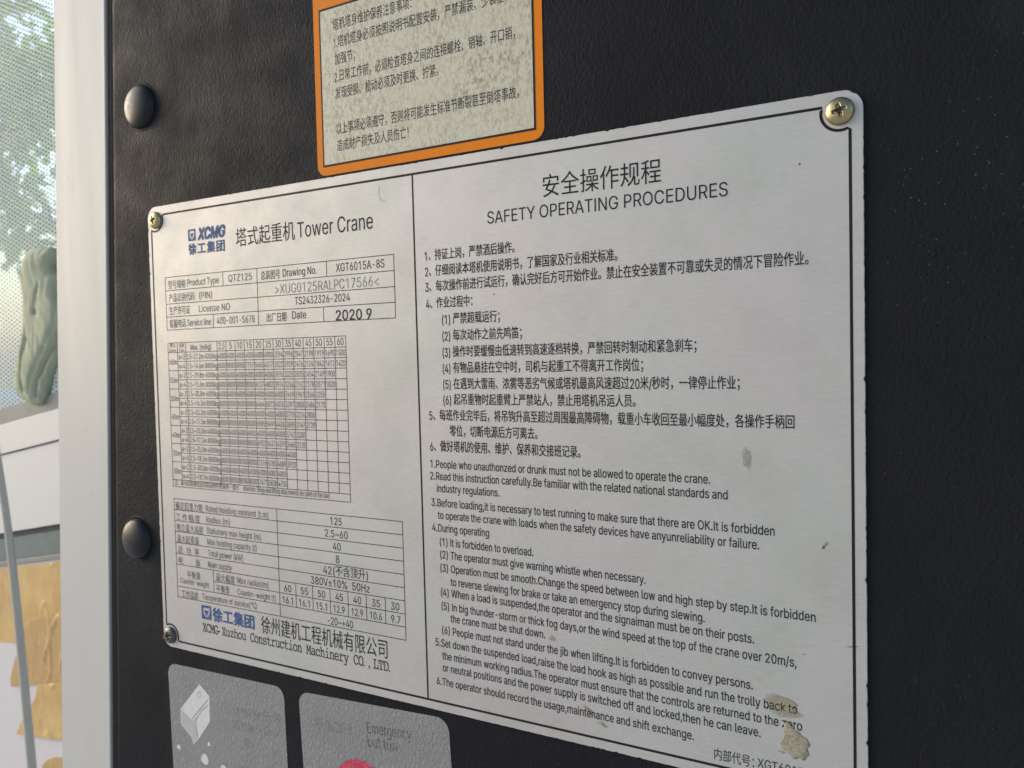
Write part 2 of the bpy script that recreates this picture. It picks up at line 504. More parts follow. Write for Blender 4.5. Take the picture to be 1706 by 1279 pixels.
# ------------------------------------------------------------------ lettering
GL = json.loads(r'''{"A":[480,[[16,0,201,509,276,509,463,0,395,0,287,302,264,372,232,478,245,478,213,371,191,302,85,0],[110,142,110,199,370,199,370,142]]],"B":[456,[[60,0,60,509,241,509,289,504,329,491,359,469,381,442,394,410,398,374,395,344,387,320,356,286,315,267,315,262,339,257,363,245,385,227,402,203,414,173,418,136,413,100,400,67,377,39,344,18,301,4,247,0],[125,57,245,57,296,63,330,80,349,105,355,137,352,161,342,184,327,203,306,218,279,228,248,231,125,231],[125,285,238,285,288,296,308,309,323,326,333,348,336,372,330,403,313,429,283,446,240,452,125,452]]],"C":[510,[[267,-7,225,-3,186,7,150,25,119,49,92,79,70,115,53,157,44,203,40,254,44,305,53,352,70,393,92,429,119,459,150,484,186,501,225,512,267,516,340,504,373,490,402,471,427,447,448,418,463,385,473,348,408,348,389,395,357,428,315,449,267,456,223,450,184,432,150,403,125,364,109,314,103,254,109,194,125,145,151,105,184,76,223,59,267,53,315,60,357,81,389,114,408,160,473,160,463,124,448,91,428,62,402,38,373,19,341,5,305,-4]]],"D":[502,[[219,0,96,0,96,57,215,57,272,63,318,81,354,110,379,149,394,198,399,255,394,312,379,361,354,399,320,428,275,446,221,452,93,452,93,509,225,509,273,505,315,495,353,478,399,441,433,391,449,351,458,306,462,255,458,205,449,159,433,119,411,83,384,54,351,31,312,14,268,3],[125,509,125,0,60,0,60,509]]],"E":[419,[[60,0,60,509,372,509,372,452,125,452,125,286,355,286,355,229,125,229,125,57,375,57,375,0]]],"F":[410,[[60,0,60,509,369,509,369,452,125,452,125,278,346,278,346,221,125,221,125,0]]],"G":[520,[[269,-7,225,-3,185,7,149,25,118,49,91,79,69,116,53,157,43,203,40,254,43,305,53,352,69,393,91,429,117,459,149,484,184,501,223,512,265,516,304,513,340,504,374,489,403,469,429,445,449,416,465,384,474,349,408,349,387,393,356,427,315,448,265,456,222,450,183,432,150,404,125,364,109,314,103,254,109,194,125,145,151,105,184,76,224,59,269,53,309,57,345,71,374,93,396,123,410,160,415,202,434,199,283,199,283,256,478,256,478,200,471,141,451,91,419,50,377,19,326,0]]],"H":[517,[[60,0,60,509,125,509,125,289,392,289,392,509,457,509,457,0,392,0,392,232,125,232,125,0]]],"I":[300,[[31,0,31,57,118,57,118,452,31,452,31,509,269,509,269,452,183,452,183,57,269,57,269,0]]],"J":[396,[[185,-7,124,3,75,33,52,63,38,100,33,145,33,173,98,173,98,145,104,104,122,74,149,56,185,50,220,56,248,74,266,104,272,145,272,509,336,509,336,145,332,100,318,63,294,33,246,3]]],"K":[467,[[104,145,104,216,139,261,174,303,212,344,364,509,448,509,231,276,228,276],[60,0,60,509,125,509,125,334,124,225,125,193,125,0],[372,0,188,259,228,309,449,0]]],"L":[393,[[60,0,60,509,125,509,125,57,361,57,361,0]]],"M":[628,[[60,0,60,509,152,509,277,187,287,159,299,123,311,84,322,49,307,49,318,83,330,121,342,158,352,187,476,509,568,509,568,0,504,0,504,291,504,327,505,369,506,413,507,457,513,457,498,409,482,363,467,322,456,291,342,0,286,0,170,291,159,321,145,361,129,408,112,457,119,457,120,416,121,372,122,328,122,291,122,0]]],"N":[523,[[60,0,60,509,136,509,343,183,363,151,388,107,414,55,405,54,401,108,399,157,399,195,399,509,463,509,463,0,387,0,202,290,177,331,148,381,108,452,119,454,122,384,124,328,125,291,125,0]]],"O":[533,[[267,-7,225,-3,186,7,150,25,119,49,92,79,70,115,53,157,44,203,40,254,44,305,53,352,70,393,92,429,119,459,150,484,186,501,225,512,267,516,309,512,348,501,384,484,415,459,442,429,464,393,480,352,490,305,493,254,490,203,480,157,464,115,442,79,415,49,384,25,348,7,309,-3],[267,53,310,59,349,76,383,105,408,144,425,194,430,254,425,314,408,365,383,404,349,433,310,450,267,456,223,450,184,433,151,404,125,364,109,314,103,254,109,194,125,144,151,105,184,76,223,59]]],"P":[445,[[60,0,60,509,235,509,289,503,332,487,366,462,390,430,404,391,409,348,404,304,390,265,366,233,332,207,289,191,235,186,109,186,109,242,233,242,269,246,297,256,318,272,333,294,342,319,344,348,342,376,333,402,318,423,297,439,268,449,232,452,125,452,125,0]]],"Q":[533,[[245,159,313,159,369,85,384,65,468,-48,401,-48,346,27,331,46],[267,-7,225,-3,186,7,150,25,119,49,92,79,70,115,53,157,44,203,40,254,44,305,53,352,70,393,92,429,119,459,150,484,186,501,225,512,267,516,309,512,348,501,384,484,415,459,442,429,464,393,480,352,490,305,493,254,490,203,480,157,464,115,442,79,415,49,384,25,348,7,309,-3],[267,53,310,59,349,76,383,105,408,144,425,194,430,254,425,314,408,365,383,404,349,433,310,450,267,456,223,450,184,433,151,404,125,364,109,314,103,254,109,194,125,144,151,105,184,76,223,59]]],"R":[449,[[60,0,60,509,236,509,290,504,333,489,367,465,390,433,405,395,409,352,405,309,390,271,367,240,333,217,289,203,236,198,96,198,96,255,234,255,269,258,298,267,319,281,334,300,342,324,345,352,342,380,334,405,319,425,298,440,269,449,233,452,125,452,125,0],[353,0,230,229,303,229,428,0]]],"S":[447,[[224,-9,172,-4,128,9,91,31,64,60,46,96,38,137,104,137,110,110,123,88,142,71,166,59,224,49,257,52,286,60,311,74,329,92,341,114,346,139,342,161,332,179,296,205,245,222,184,239,128,260,86,289,60,326,52,372,58,413,75,448,102,476,138,498,180,511,227,516,275,511,316,498,351,476,377,449,394,415,401,378,337,378,326,412,302,437,267,453,225,459,194,456,167,448,145,435,129,418,118,398,115,376,119,352,131,334,169,308,212,293,264,279,312,264,359,238,395,198,405,171,408,139,403,99,386,64,360,34,323,11,278,-4]]],"T":[449,[[32,452,32,509,417,509,417,452,257,452,257,0,193,0,193,452]]],"U":[517,[[259,-8,203,-2,154,15,114,43,85,80,66,124,60,173,60,509,124,509,124,178,128,144,141,113,160,87,187,68,220,56,259,52,298,56,331,68,357,87,377,113,389,144,393,178,393,509,457,509,457,173,451,124,433,80,403,43,363,15,315,-2]]],"V":[480,[[204,0,16,509,84,509,192,206,215,137,248,31,235,31,267,138,290,206,395,509,463,509,278,0]]],"W":[686,[[155,0,16,509,82,509,163,196,175,145,187,94,197,40,189,40,200,94,211,145,224,196,306,509,380,509,462,196,474,145,486,94,497,40,488,40,499,94,510,145,523,196,603,509,670,509,530,0,455,0,368,323,351,391,336,475,350,475,335,395,318,323,230,0]]],"X":[474,[[18,0,217,284,217,236,29,509,104,509,178,400,204,361,223,329,243,292,232,292,252,329,272,361,298,400,374,509,446,509,259,239,259,287,456,0,382,0,292,129,268,165,250,195,230,231,244,231,225,196,206,166,182,129,91,0]]],"Y":[472,[[203,0,203,208,16,509,91,509,192,344,222,292,250,230,224,230,251,293,280,344,381,509,455,509,268,208,268,0]]],"Z":[438,[[42,0,42,46,273,385,306,431,341,476,348,454,285,452,223,452,40,452,40,509,397,509,397,462,169,129,134,81,97,33,90,54,152,57,214,57,399,57,399,0]]],"a":[389,[[160,-9,126,-5,94,5,68,22,48,45,35,73,30,108,34,138,43,161,58,179,78,193,125,211,178,220,234,227,265,235,273,243,276,255,276,257,267,297,240,322,196,331,149,322,118,301,100,274,41,291,57,322,79,346,104,364,133,375,194,384,239,379,286,360,306,343,322,320,333,290,337,251,337,0,277,0,277,52,272,52,252,25,215,1],[170,45,202,49,228,59,248,74,263,93,272,115,276,138,276,190,259,182,231,176,200,171,175,168,134,159,103,139,95,124,92,105,102,72,130,52]]],"b":[424,[[229,-8,198,-5,172,4,138,31,118,59,112,59,112,0,53,0,53,509,114,509,114,319,118,319,137,346,171,373,197,381,229,384,274,378,313,361,345,332,370,293,385,245,390,189,385,133,370,84,346,45,313,16,274,-2],[220,47,253,51,279,66,301,88,316,117,325,151,328,189,325,227,316,261,301,290,280,311,253,325,220,330,188,325,161,312,140,291,125,263,116,229,113,189,116,150,125,115,140,86,162,65,188,51]]],"c":[396,[[207,-8,159,-2,117,16,82,46,56,85,40,133,34,187,40,243,56,291,82,330,117,360,159,378,207,384,260,377,305,356,340,322,362,277,303,262,290,289,270,311,242,325,207,330,173,325,145,310,124,287,108,258,99,224,96,187,99,151,108,117,124,89,145,66,173,51,207,46,243,52,271,66,292,89,304,117,363,102,341,56,306,21,261,-1]]],"d":[424,[[195,-8,151,-2,111,16,79,45,55,84,39,133,34,189,39,245,55,293,79,332,112,361,151,378,196,384,228,381,253,373,287,346,306,319,311,319,311,509,372,509,372,0,313,0,313,59,307,59,287,31,252,4,227,-5],[205,47,236,51,263,65,284,86,299,115,309,150,312,189,309,229,300,263,284,291,263,312,237,325,205,330,172,325,145,311,124,290,108,261,99,227,96,189,99,151,109,117,124,88,145,66,172,51]]],"e":[404,[[212,-8,161,-2,117,16,82,46,56,85,40,132,34,187,39,242,55,290,81,329,115,359,157,378,205,384,266,374,294,361,319,341,341,315,357,282,368,242,371,194,371,169,75,169,75,221,338,221,310,202,307,237,298,269,283,294,263,314,237,326,205,330,173,326,146,313,125,294,109,270,99,241,96,211,96,178,100,139,110,106,128,80,151,61,179,50,212,46,254,53,285,73,306,105,365,91,353,63,335,39,311,19,283,4,249,-5]]],"f":[254,[[228,379,228,327,6,327,6,379],[81,0,81,432,84,461,96,486,113,505,135,519,187,530,222,527,243,521,227,468,215,472,195,474,171,470,154,460,145,443,142,419,142,0]]],"g":[425,[[207,-151,168,-148,134,-140,82,-110,51,-69,101,-41,122,-66,154,-88,207,-97,249,-92,282,-75,304,-47,311,-6,311,68,306,68,287,41,252,16,227,8,195,5,152,10,113,27,80,53,55,90,39,136,34,191,39,246,55,293,80,332,112,361,152,378,196,384,228,382,253,373,288,346,308,319,313,319,313,379,372,379,372,-9,367,-54,350,-90,324,-117,291,-136,251,-147],[205,59,237,63,264,75,285,95,300,121,309,154,312,193,309,231,300,264,285,291,264,312,237,325,205,330,172,325,145,312,124,290,109,262,99,229,96,193,99,155,109,123,124,96,145,76,172,63]]],"h":[410,[[114,227,114,0,53,0,53,509,114,509,114,287,102,287,124,332,152,362,187,379,227,384,264,380,295,369,321,349,341,321,353,285,357,240,357,0,296,0,296,235,290,275,273,304,246,323,210,329,184,326,161,317,141,303,126,283,117,257]]],"i":[167,[[53,0,53,379,114,379,114,0],[84,443,67,446,54,455,44,468,41,483,44,499,54,512,67,521,84,524,100,521,114,512,123,499,126,483,123,468,114,455,100,446]]],"j":[167,[[53,379,114,379,114,-30,111,-63,102,-90,86,-113,65,-129,37,-139,4,-143,-10,-143,-10,-87,2,-87,25,-83,40,-72,50,-54,53,-29],[83,443,67,446,53,455,44,468,41,483,44,499,53,512,67,521,83,524,100,521,114,512,123,499,126,483,123,468,114,455,100,446]]],"k":[381,[[110,137,110,212,121,212,284,379,360,379,184,199,177,199],[53,0,53,509,114,509,114,0],[294,0,148,186,191,229,372,0]]],"l":[189,[[139,-2,101,3,74,20,58,47,53,84,53,509,114,509,114,99,120,62,130,54,146,52,160,53,170,54,181,3,162,-1]]],"m":[610,[[53,0,53,379,112,379,112,295,108,295,118,323,132,346,172,376,219,386,257,380,287,361,309,331,321,295,312,295,322,321,337,343,381,375,437,386,468,383,497,372,522,354,541,328,553,296,557,255,557,0,496,0,496,254,490,289,473,313,447,326,419,330,395,328,374,320,345,290,335,247,335,0,274,0,274,260,269,288,253,311,229,326,199,330,158,320,140,307,126,289,117,266,114,238,114,0]]],"n":[410,[[114,227,114,0,53,0,53,379,112,379,112,287,102,287,124,332,152,362,187,379,227,384,264,380,295,369,321,349,341,321,353,285,357,240,357,0,296,0,296,235,290,275,273,304,246,323,210,329,184,326,161,317,141,303,126,283,117,257]]],"o":[415,[[207,-8,159,-2,117,16,82,46,56,85,40,133,34,187,40,243,56,291,82,330,117,360,159,378,207,384,256,378,299,360,333,330,359,291,376,243,381,187,376,133,359,85,333,46,299,16,256,-2],[207,46,242,51,270,66,292,89,307,117,316,151,319,187,316,224,307,258,292,287,270,310,242,325,207,330,173,325,145,310,124,287,108,258,99,224,96,187,99,151,108,117,124,89,145,66,173,51]]],"p":[424,[[53,-143,53,379,112,379,112,319,118,319,137,346,171,373,197,381,229,384,274,378,313,361,345,332,370,293,385,245,390,189,385,133,370,84,346,45,313,16,274,-2,229,-8,198,-5,173,4,138,31,118,59,114,59,114,-143],[220,47,253,51,279,66,301,88,316,117,325,151,328,189,325,227,316,261,301,290,280,311,253,325,220,330,188,325,161,312,140,291,125,263,116,229,113,189,116,150,125,115,140,86,162,65,188,51]]],"q":[424,[[372,-143,311,-143,311,59,306,59,287,31,252,4,227,-5,195,-8,151,-2,111,16,79,45,55,84,39,133,34,189,39,245,55,293,79,332,112,361,151,378,196,384,228,381,253,373,287,346,307,319,313,319,313,379,372,379],[205,47,236,51,263,65,284,86,299,115,309,150,312,189,309,229,300,263,284,291,263,312,237,325,205,330,172,325,145,311,124,290,108,261,99,227,96,189,99,151,109,117,124,88,145,66,172,51]]],"r":[259,[[53,0,53,379,112,379,112,321,115,321,130,347,152,367,181,380,213,385,229,384,243,384,243,322,230,324,207,326,182,323,159,315,140,301,126,284,117,262,114,237,114,0]]],"s":[365,[[182,-8,145,-5,112,3,84,18,62,38,45,63,36,94,94,107,105,79,124,60,150,49,181,45,217,50,244,62,262,81,268,103,265,121,254,136,237,147,212,155,149,170,104,186,72,208,53,237,47,274,51,305,65,332,87,354,115,370,149,381,187,384,223,381,254,372,279,358,299,339,324,290,268,277,258,298,243,316,219,328,187,333,156,329,131,317,114,299,109,277,112,258,124,243,172,223,229,209,275,194,306,171,325,142,331,107,326,75,312,47,290,24,260,6,223,-5]]],"t":[227,[[204,379,204,327,6,327,6,379],[65,471,126,471,126,98,128,76,136,61,150,53,170,50,185,51,202,54,213,2,192,-3,168,-4,125,2,92,21,72,52,65,93]]],"u":[410,[[182,-5,146,-1,115,11,89,31,69,59,57,95,53,139,53,379,114,379,114,144,119,105,137,75,164,56,200,50,226,53,249,62,268,77,283,97,293,122,296,153,296,379,357,379,357,0,298,0,298,92,307,92,286,47,257,17,222,0]]],"v":[389,[[163,0,17,379,84,379,165,155,187,87,206,21,184,21,203,87,224,155,305,379,371,379,226,0]]],"w":[567,[[138,0,23,379,87,379,133,214,154,137,175,41,165,41,186,135,206,214,252,379,316,379,362,214,382,136,402,41,391,41,413,135,434,214,480,379,545,379,429,0,368,0,319,172,305,225,291,280,277,338,291,338,277,280,263,225,248,172,199,0]]],"x":[379,[[21,0,171,218,171,171,29,379,100,379,147,306,179,253,207,206,175,206,202,253,233,306,282,379,352,379,209,169,209,214,358,0,287,0,231,85,200,136,173,182,205,182,178,136,148,85,91,0]]],"y":[389,[[47,-139,61,-86,71,-87,104,-89,130,-74,151,-36,163,-1,17,379,84,379,165,155,187,87,206,21,184,21,202,87,224,155,305,379,371,379,204,-58,177,-107,139,-136,91,-145,65,-143]]],"z":[380,[[42,0,42,46,254,320,254,323,48,323,48,379,333,379,333,331,126,60,126,56,339,56,339,0]]],"0":[453,[[227,-7,174,1,130,24,95,62,69,113,57,155,50,202,48,254,50,306,57,353,69,395,95,447,130,484,174,508,227,516,279,508,323,484,358,447,384,395,396,353,403,306,405,254,403,202,396,155,384,113,359,62,323,24,279,1],[227,50,261,56,290,74,313,103,330,144,340,194,344,254,340,314,330,365,313,405,290,435,261,453,227,460,192,453,163,435,140,405,123,365,113,314,109,254,113,194,123,144,140,103,163,74,192,56]]],"1":[453,[[76,0,76,55,391,55,391,0],[276,509,276,0,212,0,212,448,209,448,86,358,86,427,198,509]]],"2":[453,[[64,0,64,47,234,229,282,282,311,327,320,371,317,397,308,419,293,436,273,449,224,460,196,457,172,447,153,433,139,413,130,390,127,362,66,362,71,405,86,442,111,473,143,496,182,511,225,516,268,511,306,497,337,474,361,445,376,411,381,372,371,318,336,259,267,180,153,60,153,57,389,57,389,0]]],"3":[453,[[218,-7,173,-3,133,10,98,30,70,57,52,91,44,132,109,132,115,107,126,87,144,71,165,59,219,50,275,61,297,74,315,93,325,116,329,145,326,172,316,196,299,217,275,234,242,244,201,248,157,248,157,299,288,448,288,452,70,452,70,509,372,509,372,461,211,278,211,289,264,288,308,276,344,253,371,222,387,186,393,145,387,103,370,66,344,36,309,12,266,-2]]],"4":[453,[[40,105,40,158,247,509,311,509,109,166,109,163,413,163,413,105],[282,0,282,121,282,146,282,318,343,318,343,0]]],"5":[453,[[221,-7,178,-2,140,11,108,32,83,60,66,93,60,130,122,130,127,108,138,89,173,60,221,50,250,53,276,64,298,82,314,104,324,131,328,162,324,193,314,221,297,244,275,262,248,273,218,277,167,268,128,246,67,253,96,509,366,509,366,452,151,452,134,301,136,301,178,325,229,334,263,330,294,321,321,306,345,285,364,260,379,231,388,199,391,163,385,117,369,76,343,41,309,15,268,-1]]],"6":[453,[[226,-7,182,-1,142,15,109,40,84,74,69,115,64,162,68,199,80,239,137,340,252,509,322,509,151,261,145,261,165,288,196,307,235,314,278,309,316,295,346,271,370,240,384,201,389,157,384,112,368,73,343,39,310,14,271,-2],[226,48,254,52,279,63,299,79,314,101,324,128,327,157,324,187,314,213,299,235,279,251,254,262,226,265,198,262,174,252,153,235,138,214,128,188,125,158,128,128,138,102,153,79,174,63,198,52]]],"7":[453,[[97,0,323,448,323,452,62,452,62,509,391,509,391,449,165,0]]],"8":[453,[[226,-7,178,-2,136,11,101,33,74,62,57,96,52,135,55,166,65,195,81,220,101,241,125,256,153,265,153,267,119,282,93,308,76,342,70,380,75,417,90,450,114,477,146,498,184,511,226,516,269,511,306,498,337,477,361,450,377,417,382,380,376,342,359,308,333,282,300,267,300,265,327,256,351,241,372,220,387,195,397,166,401,135,395,96,378,62,352,33,317,11,275,-2],[226,49,258,52,285,60,307,74,323,91,333,113,337,139,333,165,322,189,305,208,283,223,256,232,226,235,196,232,169,223,147,208,130,189,119,165,115,139,119,113,129,91,145,74,167,60,195,52],[226,290,274,300,293,313,307,330,316,351,319,376,316,399,308,420,294,437,275,449,226,460,177,449,159,437,145,420,136,399,133,376,136,351,145,330,159,313,178,300]]],"9":[453,[[226,516,271,510,310,494,343,468,368,434,384,393,389,347,385,309,373,270,315,168,200,0,130,0,301,248,307,248,287,221,257,202,218,195,175,199,137,214,106,237,83,269,68,307,64,352,69,397,85,436,110,469,143,494,182,510],[226,460,199,457,174,446,154,429,138,407,129,381,125,352,129,322,138,295,154,274,174,257,199,247,226,243,254,247,279,257,299,273,314,295,324,321,327,350,324,381,314,407,299,429,279,446,254,457]]],".":[188,[[95,-4,78,-1,63,9,53,24,50,41,53,59,63,73,78,83,95,87,113,83,128,73,138,59,141,41,138,24,128,9,113,-1]]],",":[188,[[38,-119,68,71,137,71,84,-119]]],":":[188,[[95,-4,78,-1,63,9,53,24,50,41,53,59,63,73,78,83,95,87,113,83,128,73,138,59,141,41,138,24,128,9,113,-1],[95,271,78,274,63,284,53,299,50,316,53,334,63,349,78,359,95,362,113,359,128,349,138,334,141,316,138,299,128,284,113,274]]],";":[188,[[38,-119,68,71,137,71,84,-119],[103,271,86,274,71,284,61,299,58,316,61,334,71,349,86,359,103,362,121,359,136,349,146,334,149,316,146,299,136,284,121,274]]],"(":[273,[[89,207,101,324,132,441,177,539,236,539,191,428,161,313,151,207,160,115,188,16,236,-96,177,-96,150,-46,128,4,111,55,99,106,92,156]]],")":[273,[[37,-96,86,18,113,116,122,207,112,313,82,428,37,539,97,539,142,441,173,323,184,207,182,156,174,104,161,53,144,3,123,-47,97,-96]]],"-":[453,[[337,244,337,188,114,188,114,244]]],"+":[453,[[198,34,198,364,255,364,255,34],[61,172,61,226,391,226,391,172]]],"/":[249,[[235,533,71,-76,14,-76,178,533]]],"~":[453,[[52,150,55,188,66,218,82,240,103,255,151,266,197,256,246,221,275,198,299,192,318,196,332,207,341,226,344,253,400,253,397,215,386,185,370,163,349,148,301,137,254,148,207,182,177,204,154,210,136,207,121,196,111,178,108,150]]],"%":[676,[[175,283,146,286,121,297,101,314,86,335,78,360,75,388,75,412,78,440,87,464,101,486,121,503,146,513,175,517,206,513,230,503,250,486,264,464,273,440,276,412,276,388,273,360,264,335,250,314,230,297,205,286],[175,327,198,332,212,346,221,365,223,388,223,412,213,454,198,468,175,473,153,468,138,454,130,435,127,412,127,388,130,365,138,346,153,332],[501,-10,471,-6,446,5,426,21,412,43,403,68,400,95,400,120,403,147,412,172,427,194,447,210,471,221,501,225,531,221,556,210,576,194,590,172,598,147,601,120,601,95,598,68,589,43,575,21,555,5,531,-6],[501,35,523,39,538,53,546,73,549,95,549,120,538,162,524,176,501,180,479,176,464,162,456,142,453,120,453,95,455,73,464,53,479,39],[132,0,482,509,540,509,191,0]]],"<":[453,[[65,178,65,220,388,383,388,316,142,200,144,204,144,194,142,198,388,81,388,15]]],">":[453,[[387,178,65,15,65,81,310,198,308,194,308,204,310,200,65,316,65,383,387,220]]],"=":[453,[[72,245,72,301,381,301,381,245],[72,97,72,153,381,153,381,97]]],"&":[448,[[197,-7,150,-2,110,12,78,34,54,62,39,96,34,133,37,163,47,189,85,235,140,279,216,335,237,352,255,375,262,405,258,427,245,445,226,457,201,461,168,453,145,431,137,399,145,363,169,327,204,284,438,0,364,0,171,231,121,293,87,344,78,370,75,398,79,430,91,458,109,481,134,499,165,510,200,513,235,510,266,499,290,482,308,459,320,433,324,404,315,362,291,325,256,293,154,217,110,174,100,154,97,131,100,108,109,87,124,70,143,57,166,49,193,46,223,50,251,59,301,95,321,121,336,151,346,186,349,224,408,224,405,180,397,144,371,92,345,62,333,47,305,23,271,7,234,-3]]],"\u00b1":[453,[[65,24,65,81,388,81,388,24],[65,225,65,282,388,282,388,225],[198,124,198,383,255,383,255,124]]],"!":[196,[[67,160,63,509,132,509,128,160],[98,-4,81,-1,66,9,56,24,52,41,56,58,66,73,81,83,98,86,116,83,130,73,140,58,143,41,140,24,130,9,116,-1]]]," ":[188,[]]}''')
GL['1'][1] = [GL['1'][1][1]]
GL['I'] = [196, [[65, 0, 65, 509, 131, 509, 131, 0]]]
_cache = {}
CAP = .509; EM = .72 / CAP      # latin outlines are scaled so a capital is .72 em
_tc = bpy.data.curves.new("glyph", 'FONT')
_tc.resolution_u = 3
_to = bpy.data.objects.new("glyph", _tc); COL.objects.link(_to)
def _fontmesh(s):
    _tc.body = s
    dg = bpy.context.evaluated_depsgraph_get(); dg.update()
    me = bpy.data.meshes.new_from_object(_to.evaluated_get(dg))
    V = [(v.co.x, v.co.y) for v in me.vertices]; F = [list(p.vertices) for p in me.polygons]
    bpy.data.meshes.remove(me)
    return V, F
def _w(s): 
    V, _ = _fontmesh(s); return max(v[0] for v in V) if V else 0
_emw = _w('国国') - _w('国')
MONO = {}
def wind(P, x, y):
    w_ = 0
    for i in range(len(P)):
        x0, y0 = P[i - 1]; x1, y1 = P[i]
        if y0 <= y < y1 or y1 <= y < y0:
            if x < x0 + (y - y0) / (y1 - y0) * (x1 - x0): w_ += 1 if y1 > y0 else -1
    return w_
def glyph(ch, mono=False):
    """verts, faces, advance in em units"""
    key = (ch, mono)
    if key in _cache: return _cache[key]
    if mono and ch != ' ':
        c = chr(0x1D670 + ord(ch) - 65) if ch.isupper() else chr(0x1D68A + ord(ch) - 97) if ch.islower() else ch
        V, F = _fontmesh(c)
        k = 1 / .95
        r = ([(x * k, y * k) for x, y in V], F, .56)
    elif mono: r = ([], [], .56)
    elif ch in GL:
        adv, cs = GL[ch]
        cs = [[(p[i] / 1000 * EM, p[i + 1] / 1000 * EM) for i in range(0, len(p), 2)] for p in cs]
        V = []; F = []
        if cs:
            pts = []; ed = []
            for P in cs:
                k = len(pts); pts += [Vector(p) for p in P]
                ed += [(k + i, k + (i + 1) % len(P)) for i in range(len(P))]
            v, e, f, *_ = delaunay_2d_cdt(pts, ed, [], 0, 1e-6)
            V = [(p.x, p.y) for p in v]
            for q in f:
                x = sum(V[i][0] for i in q) / len(q); y = sum(V[i][1] for i in q) / len(q)
                if sum(wind(P, x, y) for P in cs): F.append(list(q))
        r = (V, F, adv / 1000 * EM)
    else:
        V, F = _fontmesh(ch)
        k = 1 / _emw
        r = ([(x * k, y * k + .06) for x, y in V], F, 1.0)
    _cache[key] = r
    return r

def text(txt, u0, base, u1, h, y, latin=1.0, mono=False, shear=0, bold=0):
    """flat lettering from x=u0 to u1 (mm), em height h (mm); h spans a Chinese sign, capitals .72 h"""
    V = []; F = []; x = 0; lo = 1e9; hi = -1e9
    reps = [(0, 0)] if not bold else [(dx, dz) for dx in (-bold, bold) for dz in (-bold, bold)]
    for ch in txt:
        gv, gf, adv = glyph(ch, mono)
        lx = latin if ch in GL and not mono else 1
        if gv and gf:
            used = {i for q in gf for i in q}
            lo = min(lo, x + min(gv[i][0] for i in used) * lx); hi = max(hi, x + max(gv[i][0] for i in used) * lx)
            for n_, (dx, dz) in enumerate(reps):
                k = len(V)
                V += [(x + (a + dx) * lx + shear * b, b + dz, n_ * .004) for a, b in gv]; F += [[i + k for i in q] for q in gf]
        x += adv * lx
    if hi < lo: return [], []
    s = (u1 - u0) / (hi - lo)
    return [(u0 + (a - lo) * s, y - c, base + b * h) for a, b, c in V], F

def rot(VF, cx, cz, deg):
    c, s = math.cos(math.radians(deg)), math.sin(math.radians(deg))
    return [(cx + (x - cx) * c - (z - cz) * s, y, cz + (x - cx) * s + (z - cz) * c) for x, y, z in VF[0]], VF[1]

# ================================================================== setting
g = mesh("ground", [(-60000, -60000, -1650), (60000, -60000, -1650), (60000, 60000, -1650), (-60000, 60000, -1650)], [[0, 1, 2, 3]])
o = link("ground", g, M_GROUND); o["kind"] = "structure"

# ------------------------------------------------------------------ trim panel with its studs
panel = thing("trim_panel", "black leather-grained trim panel behind the printed metal plate", "panel", loc=(.3, .006, -.5))
def pp(name, me, mat, par):
    """part of a thing whose Empty is moved: keep world coordinates"""
    off = Vector((0, 0, 0)); q = par
    while q: off += q.location; q = q.parent
    o_ = link(name, me, mat, par); o_.location = -off
    return o_
PY = 1.05
# left edge follows the raked pillar; a rolled edge turns back towards the seal
def lx(z): return -40.2 + (z + 79.2) * .0524
V = []; F = []
zs = [420 - i * 20 for i in range(51)]
prof = [(0, 9), (0, 3.2), (.7, 1.9), (1.9, 1.25), (3.6, PY), (800, PY), (800, 9)]
for z in zs:
    for dx, y in prof: V.append(((lx(z) + dx) if dx < 700 else 760, y, z))
n_ = len(prof)
for i in range(len(zs) - 1):
    for k in range(n_ - 1): F.append([i * n_ + k, i * n_ + k + 1, (i + 1) * n_ + k + 1, (i + 1) * n_ + k])
F.append(list(range(n_))); F.append([(len(zs) - 1) * n_ + k for k in reversed(range(n_))])
for i in range(len(zs) - 1): F.append([i * n_, (i + 1) * n_, (i + 1) * n_ + n_ - 1, i * n_ + n_ - 1])
body = pp("panel_board", mesh("panel_board", V, F), M_PANEL, panel)
for p in body.data.polygons: p.use_smooth = False
stud_prof = [(12.6, PY - .05), (12.9, PY - .15)]
def dome(cx, cz):
    pr = [(11.9, PY + 1), (11.9, PY - .5), (11.6, PY - 1.2)]
    for i in range(1, 13):
        a = i / 12 * math.pi / 2
        pr.append((11.4 * math.cos(a) + .02, PY - 1.3 - 4.2 * math.sin(a)))
    return lathe(cx, cz, pr, 64)
for cx, cz in ((-6.3, 61.2), (-23.6, -182.6)):
    s_ = pp("stud", mesh("stud", *dome(cx, cz), smooth=True), M_STUD, panel)
    ring = lathe(cx, cz, [(13.6, PY + .4), (13.3, PY - .15), (12.4, PY - .3), (12.0, PY + .2)], 64)
    link("stud_washer", mesh("stud_washer", *ring, smooth=True), M_PANEL, s_)

